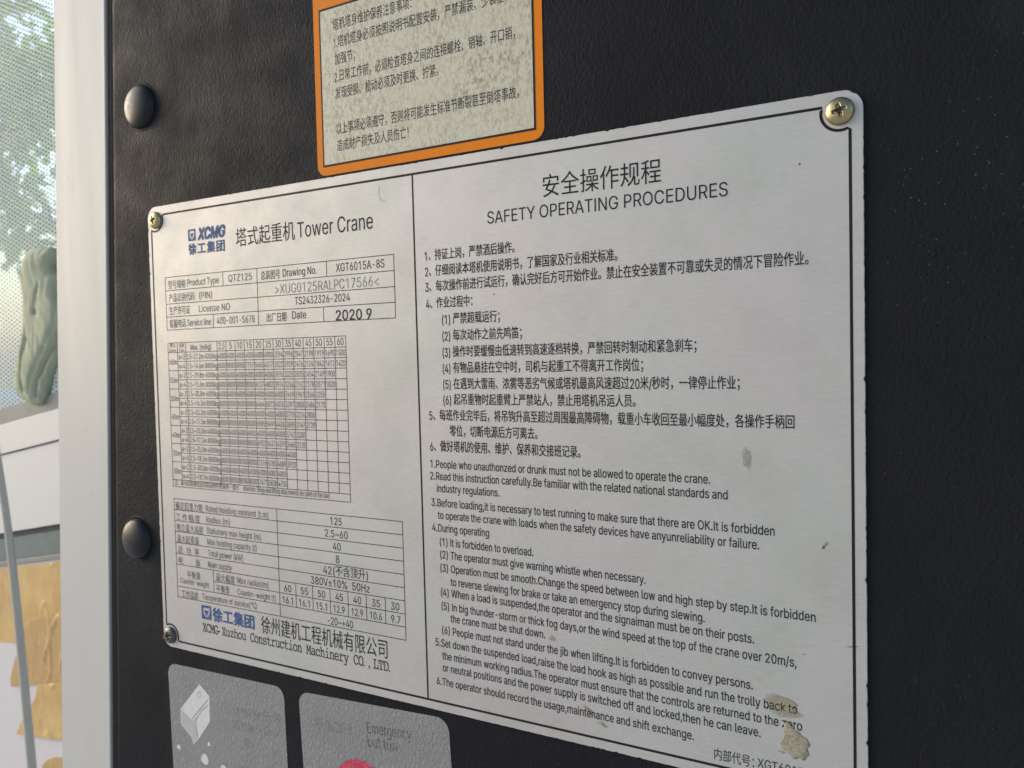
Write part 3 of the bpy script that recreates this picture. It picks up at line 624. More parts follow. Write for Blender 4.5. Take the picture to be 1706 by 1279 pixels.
# ------------------------------------------------------------------ the plate
plate = thing("information_plate", "large silver printed metal plate with tables and safety operating procedures, screwed to the black panel", "plate", loc=(.18, .001, -.2412))
P = rrect(-2.9, -241.2, 364.1, 4.8, 6.5, 8, 1.1, .12)
rr = random.Random(3)
Q = []
for x, z in P:
    k = noise.noise((x * .9, z * .9, 3))
    d = .45 * max(0, k - .35) / .3
    cx, cz = 180, -118
    Q.append((x - math.copysign(d, x - cx) * (abs(x - cx) > 176), z - math.copysign(d, z - cz) * (abs(z - cz) > 116)))
pp("metal_sheet", mesh("metal_sheet", *slab(Q, 0, 1.0, .16)), M_PLATE, plate)
LY = -.05
def part(name, VF, mat, parent=plate, label=None):
    o_ = pp(name, mesh(name, *VF), mat, parent)
    if label: o_["label"] = label
    return o_
# black border line with notches round the screws
H = 237.06
def arc(cx, cz, r, a0, a1, k=14): return [(cx + r * math.cos(math.radians(a0 + (a1 - a0) * i / k)), cz + r * math.sin(math.radians(a0 + (a1 - a0) * i / k))) for i in range(k + 1)]
loop = [(10.3, 0)] + [(351.2, 0)]
loop += [(351.2, 0)] + arc(357, -2.2, 6.2, 160, 290)[0:] + [(360, -8.4)]
loop += [(360, -H + 8.4)] + arc(357, -H + 2.2, 6.2, 70, 200) + [(351.2, -H)]
loop += [(10.3, -H)] + arc(3.2, -H + 2.4, 6.4, -15, 120)[0:] + [(0, -H + 9)]
loop += [(0, -9)] + arc(3.2, -2.4, 6.4, -120, 15) + [(10.3, 0)]
clean = [loop[0]]
for q in loop[1:]:
    if math.dist(q, clean[-1]) > .25: clean.append(q)
part("border_line", strip(clean, 1.0, LY), M_LINE)
part("divider_line", strip([(178.95, -.5), (179.9, -H + .5)], .8, LY - .01), M_LINE)

def grid(lines, wd): return join([strip([(a, b), (c, d)], wd, LY) for a, b, c, d in lines])
def tx(t, u0, b, u1, h, mat=M_INK, name="text_line", **k):
    return part(name, text(t, u0, b, u1, h, LY - .03, **k), mat)

# titles
tx('塔式起重机', 66.2, -22.4, 107.2, 10.2, name="heading")
tx('Tower Crane', 109.0, -21.8, 155.9, 10.3, name="heading")
tx('安全操作规程', 244.0, -17.7, 294.0, 9.9, name="heading")
tx('SAFETY OPERATING PROCEDURES', 217.4, -25.9, 318.9, 7.1, name="heading")
# maker's marks
def mark(x0, z0, x1, z1):
    t_ = (x1 - x0) * .17; w_ = x1 - x0; h_ = z1 - z0
    o_ = [(x0, z0), (x1, z0), (x1, z1), (x0, z1)]
    fr = join([strip([(x0, z0 + t_ / 2), (x1, z0 + t_ / 2)], t_, LY - .03), strip([(x0, z1 - t_ / 2), (x1, z1 - t_ / 2)], t_, LY - .031),
               strip([(x0 + t_ / 2, z0), (x0 + t_ / 2, z1)], t_, LY - .032), strip([(x1 - t_ / 2, z0), (x1 - t_ / 2, z1)], t_, LY - .033)])
    tri = ([(x0 + w_ * .26, LY - .03, z0 + h_ * .64), (x1 - w_ * .26, LY - .03, z0 + h_ * .64), (x0 + w_ * .5, LY - .03, z0 + h_ * .2)], [[0, 1, 2]])
    cor = join([([(x0 + t_, LY - .03, z0 + t_), (x0 + w_ * .36, LY - .03, z0 + t_), (x0 + t_, LY - .03, z0 + h_ * .45)], [[0, 1, 2]]),
                ([(x1 - t_, LY - .03, z0 + t_), (x1 - w_ * .36, LY - .03, z0 + t_), (x1 - t_, LY - .03, z0 + h_ * .45)], [[0, 1, 2]])])
    return join([fr, tri, cor])
part("maker_mark", mark(29.9, -16.5, 35.7, -10.3), M_BLUE)
tx('XCMG', 37.6, -16.3, 57.6, 8.0, M_BLUE, "maker_name", shear=.22, bold=.05)
for i, c_ in enumerate('徐工集团'):
    tx(c_, 29.9 + i * 7.25, -23.6, 35.8 + i * 7.25, 6.3, M_BLUE, "maker_name", bold=.03)
part("maker_mark", mark(29.6, -221.3, 37.3, -213.7), M_BLUE)
for i, c_ in enumerate('徐工集团'):
    tx(c_, 38.6 + i * 8.05, -221.2, 45.6 + i * 8.05, 7.9, M_BLUE, "maker_name", bold=.03)
tx('徐州建机工程机械有限公司', 74.9, -222.2, 157.3, 9.9, name="company_name")
tx('XCMG-Xuzhou Construction Machinery CO.,LTD.', 30.0, -228.3, 158.5, 7.6, name="company_name", mono=True)

# data table one
Y1 = [-34.6, -41.9, -49.2, -56.3, -63.4]
L = [(9.7, y, 167.5, y) for y in Y1] + [(9.8, Y1[0], 10.0, Y1[4]), (167.4, Y1[0], 167.5, Y1[4]), (80.4, Y1[0], 80.4, Y1[4]),
     (55.5, Y1[0], 55.5, Y1[1]), (127, Y1[0], 127, Y1[1]), (47.1, Y1[3], 47.1, Y1[4]), (124.3, Y1[3], 124.3, Y1[4])]
part("table_rules", grid(L, .34), M_LINE)
for t_, a, b, c_, h_ in [('型号规格', 12.2, -40.9, 26.4, 5), ('Product Type', 27.9, -40.3, 52.4, 4.9), ('QTZ125', 59.6, -40.2, 76.6, 5.2),
        ('总装图号', 83.1, -40.6, 96.3, 5), ('Drawing No.', 98.3, -40.1, 120.6, 5.2), ('XGT6015A-8S', 132.9, -40.1, 161.9, 5.4),
        ('产品识别代码', 12.4, -48.1, 33.1, 5), ('(PIN)', 36.9, -47.7, 46.9, 4.9),
        ('生产许可证', 12.3, -55.1, 29.2, 5), ('License NO', 36.2, -54.7, 60.0, 5), ('TS2432326-2024', 105.8, -54.3, 140.9, 5.2),
        ('客服电话', 12.2, -62.2, 25.5, 5), ('Service line', 26.7, -61.8, 45.2, 4.9), ('400-001-5678', 49.7, -61.8, 77.7, 5.2),
        ('出厂日期', 86.2, -62.0, 99.8, 5), ('Date', 103.7, -61.2, 113.0, 5.2)]:
    tx(t_, a, b, c_, h_, M_INKL if a < 80 else M_INK, "table_entry")
tx('>XUG0125RALPC17566<', 92.8, -48.3, 158.2, 6.6, M_STAMP, "stamped_number")
tx('2020 9', 132.0, -63.1, 153.6, 6.6, M_STAMPD, "stamped_date", bold=.012)

# load table
X = [10.1, 17.8, 24.5, 49.2]
CX = [49.2 + (137.6 - 49.2) * i / 13 for i in range(14)]
R = [-70.6, -75.8] + [-75.8 - 5.02 * i for i in range(1, 15)] + [-149.9]
L = []
for i, y in enumerate(R):
    L.append((10.1 if (i in (0, 15, 16) or i % 2 == 1) else 17.8, y, 137.6, y))
for x in X[:1] + CX[-1:]: L.append((x, R[0], x, R[16]))
for x in X[1:3] + CX[:-1]: L.append((x, R[0], x, R[15]))
part("table_rules", grid(L, .32), M_LINE)
rows = [("α=2  2.5~27.2m 4000kg", "4000 4000 4000 4000 4000 4000 3594 2996 2547 2198 1919 1690 1500"),
 ("α=4  2.5~14.6m 8000kg", "8000 8000 8000 7757 5645 4377 3522 2929 2476 2124 1842 1612 1420"),
 ("α=2  2.5~29.8m 4000kg", "4000 4000 4000 4000 4000 4000 3976 3325 2835 2454 2149 1900"),
 ("α=4  2.5~15.8m 8000kg", "8000 8000 8000 8000 6127 4802 3914 3256 2762 2378 2071 1820"),
 ("α=2  2.5~30.8m 4000kg", "4000 4000 4000 4000 4000 4000 4000 3469 2961 2566 2250"),
 ("α=4  2.5~16.3m 8000kg", "8000 8000 8000 8000 6464 5072 4076 3397 2888 2486 2170"),
 ("α=2  2.5~33.2m 4000kg", "4000 4000 4000 4000 4000 4000 4000 3770 3224 2800"),
 ("α=4  2.5~17.5m 8000kg", "8000 8000 8000 8000 6985 5491 4426 3695 3147 2720"),
 ("α=2  2.5~33.0m 4000kg", "4000 4000 4000 4000 4000 4000 4000 3742 3200"),
 ("α=4  2.5~17.3m 8000kg", "8000 8000 8000 8000 6932 5437 4391 3660 3120"),
 ("α=2  2.5~35.0m 4000kg", "4000 4000 4000 4000 4000 4000 4000 4000"),
 ("α=4  2.5~18.3m 8000kg", "8000 8000 8000 8000 7376 5785 4689 3920"),
 ("α=2  2.5~30.0m 4000kg", "4000 4000 4000 4000 4000 4000 4000"),
 ("α=4  2.5~18.7m 8000kg", "8000 8000 8000 8000 7471 5838 4750")]
def row(vals, y, h_, pad=.45):
    out = []
    for i, v in enumerate(vals):
        a, b = CX[i] + pad, CX[i + 1] - pad
        if len(v) < 3: m = (a + b) / 2; a, b = m - (1.9 if len(v) == 2 else .9), m + (1.9 if len(v) == 2 else .9)
        if v == '2.5': a += .8; b -= .8
        out.append(text(v, a, y, b, h_, LY - .03))
    return join(out)
part("table_row", join([row("2.5 5 10 15 20 25 30 35 40 45 50 55 60".split(), -74.9, 4.9),
     text('臂长', 11.6, -73.1, 16.2, 2.6, LY - .03), text('Boom', 11.3, -75.4, 16.6, 2.0, LY - .03),
     text('倍率', 19, -73.3, 23.2, 2.6, LY - .03), text('Fall', 19.2, -75.4, 22.8, 2.0, LY - .03), text('Max. (m/kg)', 28.5, -74.8, 44.5, 4.2, LY - .03)]), M_TABLE)
for i, (a, v) in enumerate(rows):
    y = R[2 + i] + .95
    k, rest = a.split("  ")
    p_ = [row(v.split(), y, 4.1, .6), text(k.replace('α', 'a'), 18.6, y + .1, 23.7, 4.0, LY - .03), text(rest, 25.1, y + .1, 48.8, 4.0, LY - .03)]
    if i % 2 == 0: p_.append(text(str(60 - 5 * (i // 2)) + 'm', 11.0, y - 2.6, 17.0, 4.0, LY - .03))
    part("table_row", join(p_), M_TABLE)
tx('注：最大起重量包括吊具及附件重量的一部分', 11.5, -149.0, 62, 3.3, M_TABLE, "table_note")
tx('Attention: Slings and lifting attachments are parts of the load', 65, -148.9, 124.5, 3.7, M_TABLE, "table_note")

# technical data table
R3 = [-156.7 - 6.12 * i for i in range(10)]
L = [(10, y, 168.2, y) for y in R3[:7] + R3[8:]] + [(40.05, R3[7], 168.2, R3[7])]
L += [(10.2, R3[0], 10.6, R3[9]), (168.1, R3[0], 168.3, R3[9]), (88.7, R3[0], 88.9, R3[9]), (40.05, R3[6], 40.05, R3[8])]
L += [(88.8 + 11.33 * i, R3[6], 88.8 + 11.33 * i, R3[8]) for i in range(1, 7)]
part("table_rules", grid(L, .34), M_LINE)
for t_, a, b, c_, h_ in [('额定起重力矩', 11.4, -162.6, 33.5, 4.9), ('Rated hoisting moment (t.m)', 35.8, -162.0, 82.5, 4.6), ('125', 124.4, -161.7, 131.7, 5.1),
  ('工', 11.3, -168.6, 15.3, 4.6), ('作', 16.6, -168.6, 20.6, 4.6), ('幅', 21.8, -168.6, 25.8, 4.6), ('度', 27, -168.6, 31, 4.6), ('Radius (m)', 36.0, -168.0, 54.2, 4.6), ('2.5~60', 120.8, -167.9, 135.1, 5.1),
  ('独立最大高度', 11.7, -174.7, 33.2, 4.9), ('Stationary max height (m)', 36.1, -173.9, 76.6, 4.6), ('40', 125.6, -174.0, 130.5, 5.1),
  ('最大起重量', 11.8, -180.9, 29.5, 4.9), ('Max hoisting capacity (t)', 36.2, -180.0, 73.4, 4.6), ('8', 127.2, -180.2, 129.4, 5.1),
  ('总', 12.1, -187, 16, 4.6), ('功', 18.8, -187, 22.7, 4.6), ('率', 25.4, -187, 29.3, 4.6), ('Total power (kW)', 36.4, -186.2, 63.2, 4.6), ('42(不含顶升)', 118.8, -186.3, 146.8, 5.3),
  ('电', 12.2, -193, 15.8, 4.6), ('源', 26.0, -193, 29.8, 4.6), ('Main supply', 36.2, -192.3, 54.5, 4.6), ('380V±10%  50Hz', 110.5, -192.3, 147.6, 5.3),
  ('平衡重', 18.8, -200.2, 29.5, 4.6), ('Counter-weight', 13.2, -203.6, 36.1, 4.2), ('最大幅度', 42.1, -199.1, 56.4, 4.8), ('Max radius(m)', 58.2, -198.4, 81.1, 4.6),
  ('平衡重', 41.9, -205.2, 52.1, 4.8), ('Counter-weight (t)', 58.2, -204.5, 85.8, 4.4),
  ('工作温度', 13.7, -211.4, 27.3, 4.6), ('Temperature of service(℃)', 30.6, -210.6, 71.9, 4.5), ('-20~+40', 120.6, -211.0, 136.8, 5.1)]:
    tx(t_, a, b, c_, h_, M_INKL if a < 88 else M_INK, "table_entry")
part("table_row", join([text(v, 88.8 + 11.33 * i + 3.4, -198.5, 88.8 + 11.33 * i + 8.1, 4.9, LY - .03) for i, v in enumerate("60 55 50 45 40 35 30".split())]), M_INK)
part("table_row", join([text(v, 88.8 + 11.33 * i + (2 if len(v) > 3 else 3.2), -204.6, 88.8 + 11.33 * i + (9 if len(v) > 3 else 8.6), 4.9, LY - .03) for i, v in enumerate("16.1 16.1 15.1 12.9 12.9 10.6 9.7".split())]), M_INK)

# the rules, Chinese then English
for t_, a, b, c_ in [('1、持证上岗，严禁酒后操作。', 184.6, -38.9, 230.2), ('2、仔细阅读本塔机使用说明书，了解国家及行业相关标准。', 184.6, -45.8, 275.8),
  ('3、每次操作前进行试运行，确认完好后方可开始作业。禁止在安全装置不可靠或失灵的情况下冒险作业。', 184.5, -52.6, 346.3), ('4、作业过程中：', 184.6, -60.0, 208.9),
  ('(1) 严禁超载运行；', 193.0, -67.2, 222.3), ('(2) 每次动作之前先鸣笛；', 192.9, -74.5, 232.7), ('(3) 操作时要缓慢由低速转到高速逐档转换，严禁回转时制动和紧急刹车；', 192.8, -81.7, 306.5),
  ('(4) 有物品悬挂在空中时，司机与起重工不得离开工作岗位；', 192.7, -88.7, 285.5), ('(5) 在遇到大雷雨、浓雾等恶劣气候或塔机最高风速超过20米/秒时，一律停止作业；', 192.7, -95.7, 322.2),
  ('(6) 起吊重物时起重臂上严禁站人，禁止用塔机吊运人员。', 192.6, -102.6, 282.2), ('5、每班作业完毕后，将吊钩升高至超过周围最高障碍物，载重小车收回至最小幅度处，各操作手柄回', 184.8, -109.6, 341.1),
  ('零位，切断电源后方可离去。', 195.5, -116.5, 239.0), ('6、做好塔机的使用、维护、保养和交接班记录。', 184.8, -123.4, 258.4)]:
    tx(t_, a, b, c_, 5.35, latin=.95, bold=.007)
for t_, a, b, c_ in [('1.People who unauthonzed or drunk must not be allowed to operate the crane.', 184.7, -130.9, 310.9),
  ('2.Read this instruction carefully.Be familiar with the related national standards and', 184.4, -136.3, 317.3), ('industry regulations.', 187.8, -141.7, 220.1),
  ('3.Before loading,it is necessary to test running to make sure that there are OK.It is forbidden', 184.7, -148.2, 333.9),
  ('to operate the crane with loads when the safety devices have anyunreliability or failure.', 188.0, -153.7, 328.4), ('4.During operating', 184.7, -159.5, 214.4),
  ('(1) It is forbidden to overload.', 188.7, -165.7, 235.8), ('(2) The operator must give warning whistle when necessary.', 188.7, -171.4, 285.1),
  ('(3) Operation must be smooth.Change the speed between low and high step by step.It is forbidden', 188.6, -177.4, 347.5), ('to reverse slewing for brake or take an emergency stop during slewing.', 193.9, -183.2, 308.1),
  ('(4) When a load is suspended,the operator and the signaiman must be on their posts.', 188.6, -188.4, 326.2), ('(5) In big thunder-storm or thick fog days,or the wind speed at the top of the crane over 20m/s,', 188.7, -194.6, 340.9),
  ('the crane must be shut down.', 193.4, -199.7, 240.6), ('(6) People must not stand under the jib when lifting.It is forbidden to convey persons.', 188.7, -205.5, 325.5),
  ('5.Set down the suspended load,raise the load hook as high as possible and run the trolly back to', 184.9, -211.5, 341.0), ('the minimum working radius.The operator must ensure that the controls are returned to the zero', 188.4, -217.2, 342.6),
  ('or neutral positions and the power supply is switched off and locked,then he can leave.', 188.5, -222.6, 328.1), ('6.The operator should record the usage,maintenance and shift exchange.', 185.0, -229.1, 303.2)]:
    tx(t_, a, b, c_, 4.75, bold=.007)
tx('内部代号：', 311.0, -234.6, 325.6, 4.9)
tx('XGT6015A-8S', 326.9, -233.9, 352.5, 4.6)

# screws
def screw(cx, cz, mat, rust=False, r=4.7, hgt=2.3):
    V = []; F = []
    nr, ns = 22, 64
    ca, sa = math.cos(.25), math.sin(.25)
    def hy(u, v, q):
        y = -hgt * math.sqrt(max(0, 1 - (q / r) ** 2)) ** .8 - .25
        a, b = abs(u * ca + v * sa), abs(-u * sa + v * ca)
        w1 = .82 - .1 * q
        m = min(a, b); M = max(a, b)
        if M < 2.35:
            d = max(0, min(1, (w1 - m) / .22)) * max(0, min(1, (2.35 - M) / .35))
            y += d * 1.25
        return y
    V.append((cx, hy(0, 0, 0), cz))
    for i in range(1, nr + 1):
        q = r * i / nr
        for k in range(ns):
            u, v = q * math.cos(k * math.tau / ns), q * math.sin(k * math.tau / ns)
            V.append((cx + u, hy(u, v, q), cz + v))
    for k in range(ns): V.append((cx + r * math.cos(k * math.tau / ns), .2, cz + r * math.sin(k * math.tau / ns)))
    for k in range(ns): F.append([0, 1 + k, 1 + (k + 1) % ns])
    for i in range(nr):
        for k in range(ns):
            F.append([1 + i * ns + k, 1 + (i + 1) * ns + k, 1 + (i + 1) * ns + (k + 1) % ns, 1 + i * ns + (k + 1) % ns])
    s_ = pp("screw", mesh("screw", V, F, smooth=True), mat, plate)
    # dark brown piece filling the cross recess
    c4 = []
    for a in range(4):
        t0 = a * math.pi / 2 - .25
        c4 += [(cx + .85 * math.cos(t0 - .78), cz + .85 * math.sin(t0 - .78)), (cx + 1.9 * math.cos(t0 - .2), cz + 1.9 * math.sin(t0 - .2)), (cx + 1.9 * math.cos(t0 + .2), cz + 1.9 * math.sin(t0 + .2))]
    zz = -hgt - .25 + 1.02
    link("recess_fill", mesh("recess_fill", *slab(c4, zz, zz + .2)), M_SLOT, s_)
    if rust:
        bl = [(cx - 3.2 + (1.3 + .4 * math.sin(k * 2.1)) * math.cos(k * math.tau / 12), cz - .8 + (1.7 + .3 * math.cos(k * 3)) * math.sin(k * math.tau / 12)) for k in range(12)]
        link("rust_spot", mesh("rust_spot", *slab(bl, -1.95, -1.4, .1)), M_RUST, s_)
    return s_
screw(356.9, -2.1, M_BRASS)
screw(4.0, -2.7, M_BRASS)
screw(3.4, -234.4, M_DARKM, True)["label"] = "dark tarnished screw with a rusty spot"

# glue, stains and specks on the plate
def blob(name, cx, cz, rx, rz, mat, hgt=.25, seed=0, rough=.35, tilt=0, step=.8, label=None):
    P_ = []
    for k in range(28):
        a = k * math.tau / 28
        q = 1 + rough * noise.noise((math.cos(a) * 1.7 + seed, math.sin(a) * 1.7, seed * 1.3)) * 1.6
        u, v = rx * q * math.cos(a), rz * q * math.sin(a)
        t0 = math.radians(tilt)
        P_.append((cx + u * math.cos(t0) - v * math.sin(t0), cz + u * math.sin(t0) + v * math.cos(t0)))
    def yf(x, z, d): return -.01 - min(1, d / 1.0) * hgt * (.55 + .9 * abs(noise.noise((x * .55, z * .55, seed)))) 
    V, F = relief(P_, step, yf, -.004, seed)
    o_ = part(name, (V, F), mat)
    for p in o_.data.polygons: p.use_smooth = True
    if label: o_["label"] = label
blob("dried_glue", 334.6, -209.6, 7.4, 3.2, M_THIN, .1, 5, .5, -18, label="yellowish dried glue over the word back")
blob("dried_glue", 341.0, -222.6, 5.2, 6.2, M_GLUE, .25, 9, .5, 10, label="thick yellowish lump of dried glue under the word zero")
blob("glue_speck", 335.6, -226.4, 1.4, .6, M_SMEAR, .15, 4, .3, -20, .5)
blob("grey_smear", 324.6, -121.5, 1.8, 3.6, M_SMEAR, .03, 12, .5, 10)
blob("fly_speck", 351.0, -150.0, 2.2, .55, M_STAIN, .12, 2, .4, 52, .5)
blob("fly_speck", 350.4, -150.6, 1.0, .38, M_SPECK, .3, 6, .3, 52, .4)
blob("fly_speck", 343.7, -17.9, .38, .38, M_SPECK, .2, 8, .2, 0, .3)
blob("fly_speck", 219.8, -55.7, .5, .3, M_SPECK, .15, 3, .3, 40, .3)
blob("grey_smear", 359.4, -184.2, 2.6, .35, M_STAIN, .05, 15, .5, 12, .4)
blob("grey_smear", 343.6, -189.5, .9, .3, M_SMEAR, .05, 14, .4, 30, .4)
blob("yellow_stain", 259.6, -226.0, 3.4, .8, M_STAIN, .015, 21, .6, -38)
blob("yellow_stain", 266.5, -231.2, 2.6, .7, M_STAIN, .015, 23, .6, -25)
blob("grey_smear", 243.9, -199.2, 1.6, 1.3, M_SMEAR, .015, 27, .5)
part("pen_mark", strip([(160.5, -3.0), (159.6, -6), (160.8, -9.2), (163.4, -10.4)], .35, LY), M_PEN)

# ------------------------------------------------------------------ orange-bordered sticker above
top = thing("warning_sticker", "orange-bordered mildewed white sticker with Chinese maintenance notes above the plate", "sticker", loc=(.183, .001, .006))
part("sticker_border", slab(rrect(122.7, 6.0, 244.9, 190, 5.2, 8), .82, 1.0, .04), M_ORANGE, top)
part("white_field", slab([(127.0, 10.8), (240.4, 10.8), (240.4, 83.2), (127.0, 83.2)], .74, .8), M_MILDEW, top)
part("black_rule", join([strip([(126.4, 10.5), (241.0, 10.5)], .95, .725), strip([(240.7, 10.1), (240.7, 83.6)], .95, .72), strip([(126.7, 10.1), (126.7, 83.6)], .8, .715), strip([(126.4, 83.5), (241, 83.5)], .95, .71)]), M_LINE, top)
for t_, a, b, c_ in [('塔机塔身维护保养注意事项：', 134.9, 72.7, 180.5), ('1.塔机塔身必须按照说明书配置安装，严禁漏装、少装基础节、', 135.0, 64.6, 236.6), ('加强节；', 135.4, 56.7, 147.6),
      ('2.日常工作前，必须检查塔身之间的连接螺栓、销轴、开口销，', 135.1, 48.8, 232.3), ('发现受损、松动必须及时更换、拧紧。', 135.1, 40.8, 193.9),
      ('以上事项必须遵守，否则将可能发生标准节断裂甚至倒塔事故，', 135.2, 24.3, 233.5), ('造成财产损失及人员伤亡！', 135.3, 16.5, 177.0)]:
    part("text_line", text(t_, a, b, c_, 5.9, .69, latin=.8), M_INK, top)

# ------------------------------------------------------------------ two grey stickers below
low = thing("grey_sticker", "grey sticker at the lower left with a white box drawing", "sticker", "grey stickers under the plate", loc=(.043, .001, -.37))
part("sticker_sheet", rot(slab(rrect(-1.6, -372, 88.5, -250.3, 6.2, 8), .85, 1.0, .04), 40, -250, 1.4), M_SILVER, low)
box_ = [(24.6, -258.9), (32.3, -264.3), (32.0, -278.4), (22.3, -290.2), (17.7, -294.4), (16.3, -290.2), (7.9, -284.7), (8.0, -276.1)]
part("box_drawing", slab(box_, .78, .84), M_WPRINT, low)
part("box_shaded_face", slab([(8.4, -276.6), (16.2, -280.8), (21.4, -279.2), (22.0, -289.8), (17.7, -293.6), (16.5, -289.8), (8.3, -284.4)], .770, .775), M_WSHADE, low)
part("box_outline", join([strip(q, w_, .765) for q, w_ in (([(30.7, -266.6), (17.0, -280.3)], .5), ([(30.6, -269.6), (25, -274), (21.5, -278.9), (19.5, -279.4)], .45), ([(10.2, -277.4), (16.2, -280.6)], .3), ([(18.5, -282), (20, -284.5), (21.4, -288.6)], .35), ([(24.2, -262.8), (25.3, -265), (23.6, -267.4), (22.2, -265.2), (24.2, -262.8)], .35))]), M_FADE, low)
for q in ((26.8, -300.6, 3.0, 3.2), (41.6, -302.1, 2.2, 1.8), (30.5, -291.3, 1.1, 1.3), (5.3, -298.5, 1.6, 1.4)):
    part("white_fleck", slab([(q[0] + q[2] * math.cos(k * math.tau / 9) * (1 + .25 * math.sin(k * 4)), q[1] + q[3] * math.sin(k * math.tau / 9)) for k in range(9)], .79, .84), M_WPRINT, low)
for t_, a, b, c_, h_, an in (('使用安全带', 50, -271.8, 86.5, 6.2, 5), ('请系好安全带', 50, -278.6, 84, 5.6, 4), ('中', 57, -286.0, 63, 5.4, 4), ('BUZZER', 50, -302.3, 64, 5.5, 3)):
    part("faded_text", rot(text(t_, a, b, c_, h_, .80), a, b, an), M_FADE, low)
em = thing("grey_sticker", "grey emergency button sticker with a pink-red circle, right of the box drawing sticker", "sticker", "grey stickers under the plate", loc=(.146, .001, -.37))
part("sticker_sheet", rot(slab(rrect(98.6, -372, 190.2, -246.9, 6.5, 8), .85, 1.0, .04), 142, -247, 2.8), M_SILVER, em)
part("text_line", rot(text('紧急制动', 109.4, -265.6, 133.2, 6.0, .80), 109.4, -265.6, 3.5), M_FADE, em)
part("text_line", rot(text('Emergency', 143.0, -261.0, 169.5, 7.4, .80), 143, -261, 5.0), M_WDARK, em)
part("text_line", rot(text('but ton', 143.0, -267.6, 160.7, 7.4, .80), 143, -267.6, 4.4), M_WDARK, em)
part("red_circle", slab([(138.5 + 18 * math.cos(k * math.tau / 64), -293.2 + 18 * math.sin(k * math.tau / 64)) for k in range(64)], .78, .84), M_RED, em)
part("circle_outline", strip([(138.5 + 18.2 * math.cos(k * math.tau / 64), -293.2 + 18.2 * math.sin(k * math.tau / 64)) for k in range(65)], .5, .77), M_FADE, em)

# ------------------------------------------------------------------ pillar and seal
pil = thing("window_pillar", "pale painted metal pillar between the window and the black panel", "pillar", loc=(-.08, .03, -.55))
def px_(z, a): return a + (z + 79.2) * .0524
Vp = []
prof = [(-49.6, 64), (-49.6, 4.3), (-50.2, 3.7), (-98.8, 3.7), (-99.6, 4.5), (-99.6, 64)]
Fp = []
zs = [420 - 125 * i for i in range(9)]
for z in zs:
    for a, y in prof: Vp.append((px_(z, a - (.006 * (z + 79) if a < -90 else 0) * -1 * 0), y, z))
k_ = len(prof)
for i in range(len(zs) - 1):
    for j in range(k_): Fp.append([i * k_ + j, i * k_ + (j + 1) % k_, (i + 1) * k_ + (j + 1) % k_, (i + 1) * k_ + j])
Fp.append(list(range(k_))); Fp.append([(len(zs) - 1) * k_ + j for j in reversed(range(k_))])
pp("pillar_body", mesh("pillar_body", Vp, Fp), M_PILLAR, pil)
Vs = []; Fs = []
prof = [(-49.5, 8), (-48.9, 5.2), (-46.0, 4.7), (-42.0, 5.6), (-40.3, 8), (-40.3, 14), (-49.5, 14)]
for z in zs:
    for a, y in prof: Vs.append((px_(z, a), y, z))
k_ = len(prof)
for i in range(len(zs) - 1):
    for j in range(k_): Fs.append([i * k_ + j, i * k_ + (j + 1) % k_, (i + 1) * k_ + (j + 1) % k_, (i + 1) * k_ + j])
Fs.append(list(range(k_))); Fs.append([(len(zs) - 1) * k_ + j for j in reversed(range(k_))])
pp("rubber_seal", mesh("rubber_seal", Vs, Fs, smooth=True), M_SEAL, pil)

# ------------------------------------------------------------------ the door / window beyond
door = thing("cab_door", "white cab door with a window covered in perforated film, left of the pillar", "door", loc=(-.9, .34, -1.0))
XA, XB = -1500, -520
def sl_(z0, x): return z0 + .18 * (x + 700)
def band(name, zt, zb, y0, y1, mat, xa=XA, xb=XB):
    P_ = [(xa, sl_(zb, xa)), (xb, sl_(zb, xb)), (xb, sl_(zt, xb)), (xa, sl_(zt, xa))]
    return part(name, slab(P_, y0, y1, .6), mat, door)
part("perforated_film", slab([(XA, sl_(-130, XA)), (XB, sl_(-130, XB)), (XB, 700), (XA, 700)], 334.0, 334.2), M_FILM, door)
part("glass_pane", slab([(XA, sl_(-132, XA)), (XB, sl_(-132, XB)), (XB, 700), (XA, 700)], 336, 340), M_GLASS, door)
band("window_rail", -126.7, -149.0, 326, 345, M_FRAME)
band("lower_frame", -149.2, -189.3, 323, 345, M_WHITE)
band("shadow_gap", -189.3, -191.0, 330, 345, M_DARK)
band("door_skin", -191.0, -299.0, 325.5, 345, M_WHITE)
band("slot_edge", -299.0, -306.5, 333, 345, M_DARK)
band("tinted_strip", -306.5, -338.6, 331, 345, M_GREEN)
band("lower_rail", -338.6, -345.0, 327, 345, M_FRAME)
band("lining_sheet", -345.0, -900.0, 330, 345, M_SHEET)

def tape(name, P_, mat, lvl, label, seed):
    y0 = 329.6 - lvl
    def yf(x, z, d):
        r_ = noise.noise((x * .035 + seed, z * .012, seed)); r2 = noise.noise((x * .10, z * .05, seed + 4))
        ridge = max(0, 1 - abs(r_) * 14) * (1.5 if x > -700 else .4)
        return y0 - min(1, d / 3) * (ridge + .35 * abs(r2))
    V, F = relief(P_, 3.0, yf, y0 + .25, seed, True)
    o_ = link(name, mesh(name, V, F, smooth=True), mat)
    o_["label"] = label; o_["category"] = "tape"; o_["group"] = "pieces of packing tape on the door lining"
tape("packing_tape", [(-812, -368.5), (-690, -347.2), (-633, -337.0), (-638, -470), (-691.6, -470.7), (-746.8, -466), (-818.8, -473.0)], M_TAPE, 0, "wide creased yellow packing tape just under the dark slot", 1)
tape("packing_tape", [(-728.1, -430.5), (-680, -418), (-634, -402.5), (-640, -507.3), (-718.1, -517.3), (-781.2, -531.7), (-781.2, -519.0), (-771.0, -496.3), (-750, -463.2)], M_TAPE2, 1.0, "brown packing tape overlapping the yellow one, with a torn left end", 5)
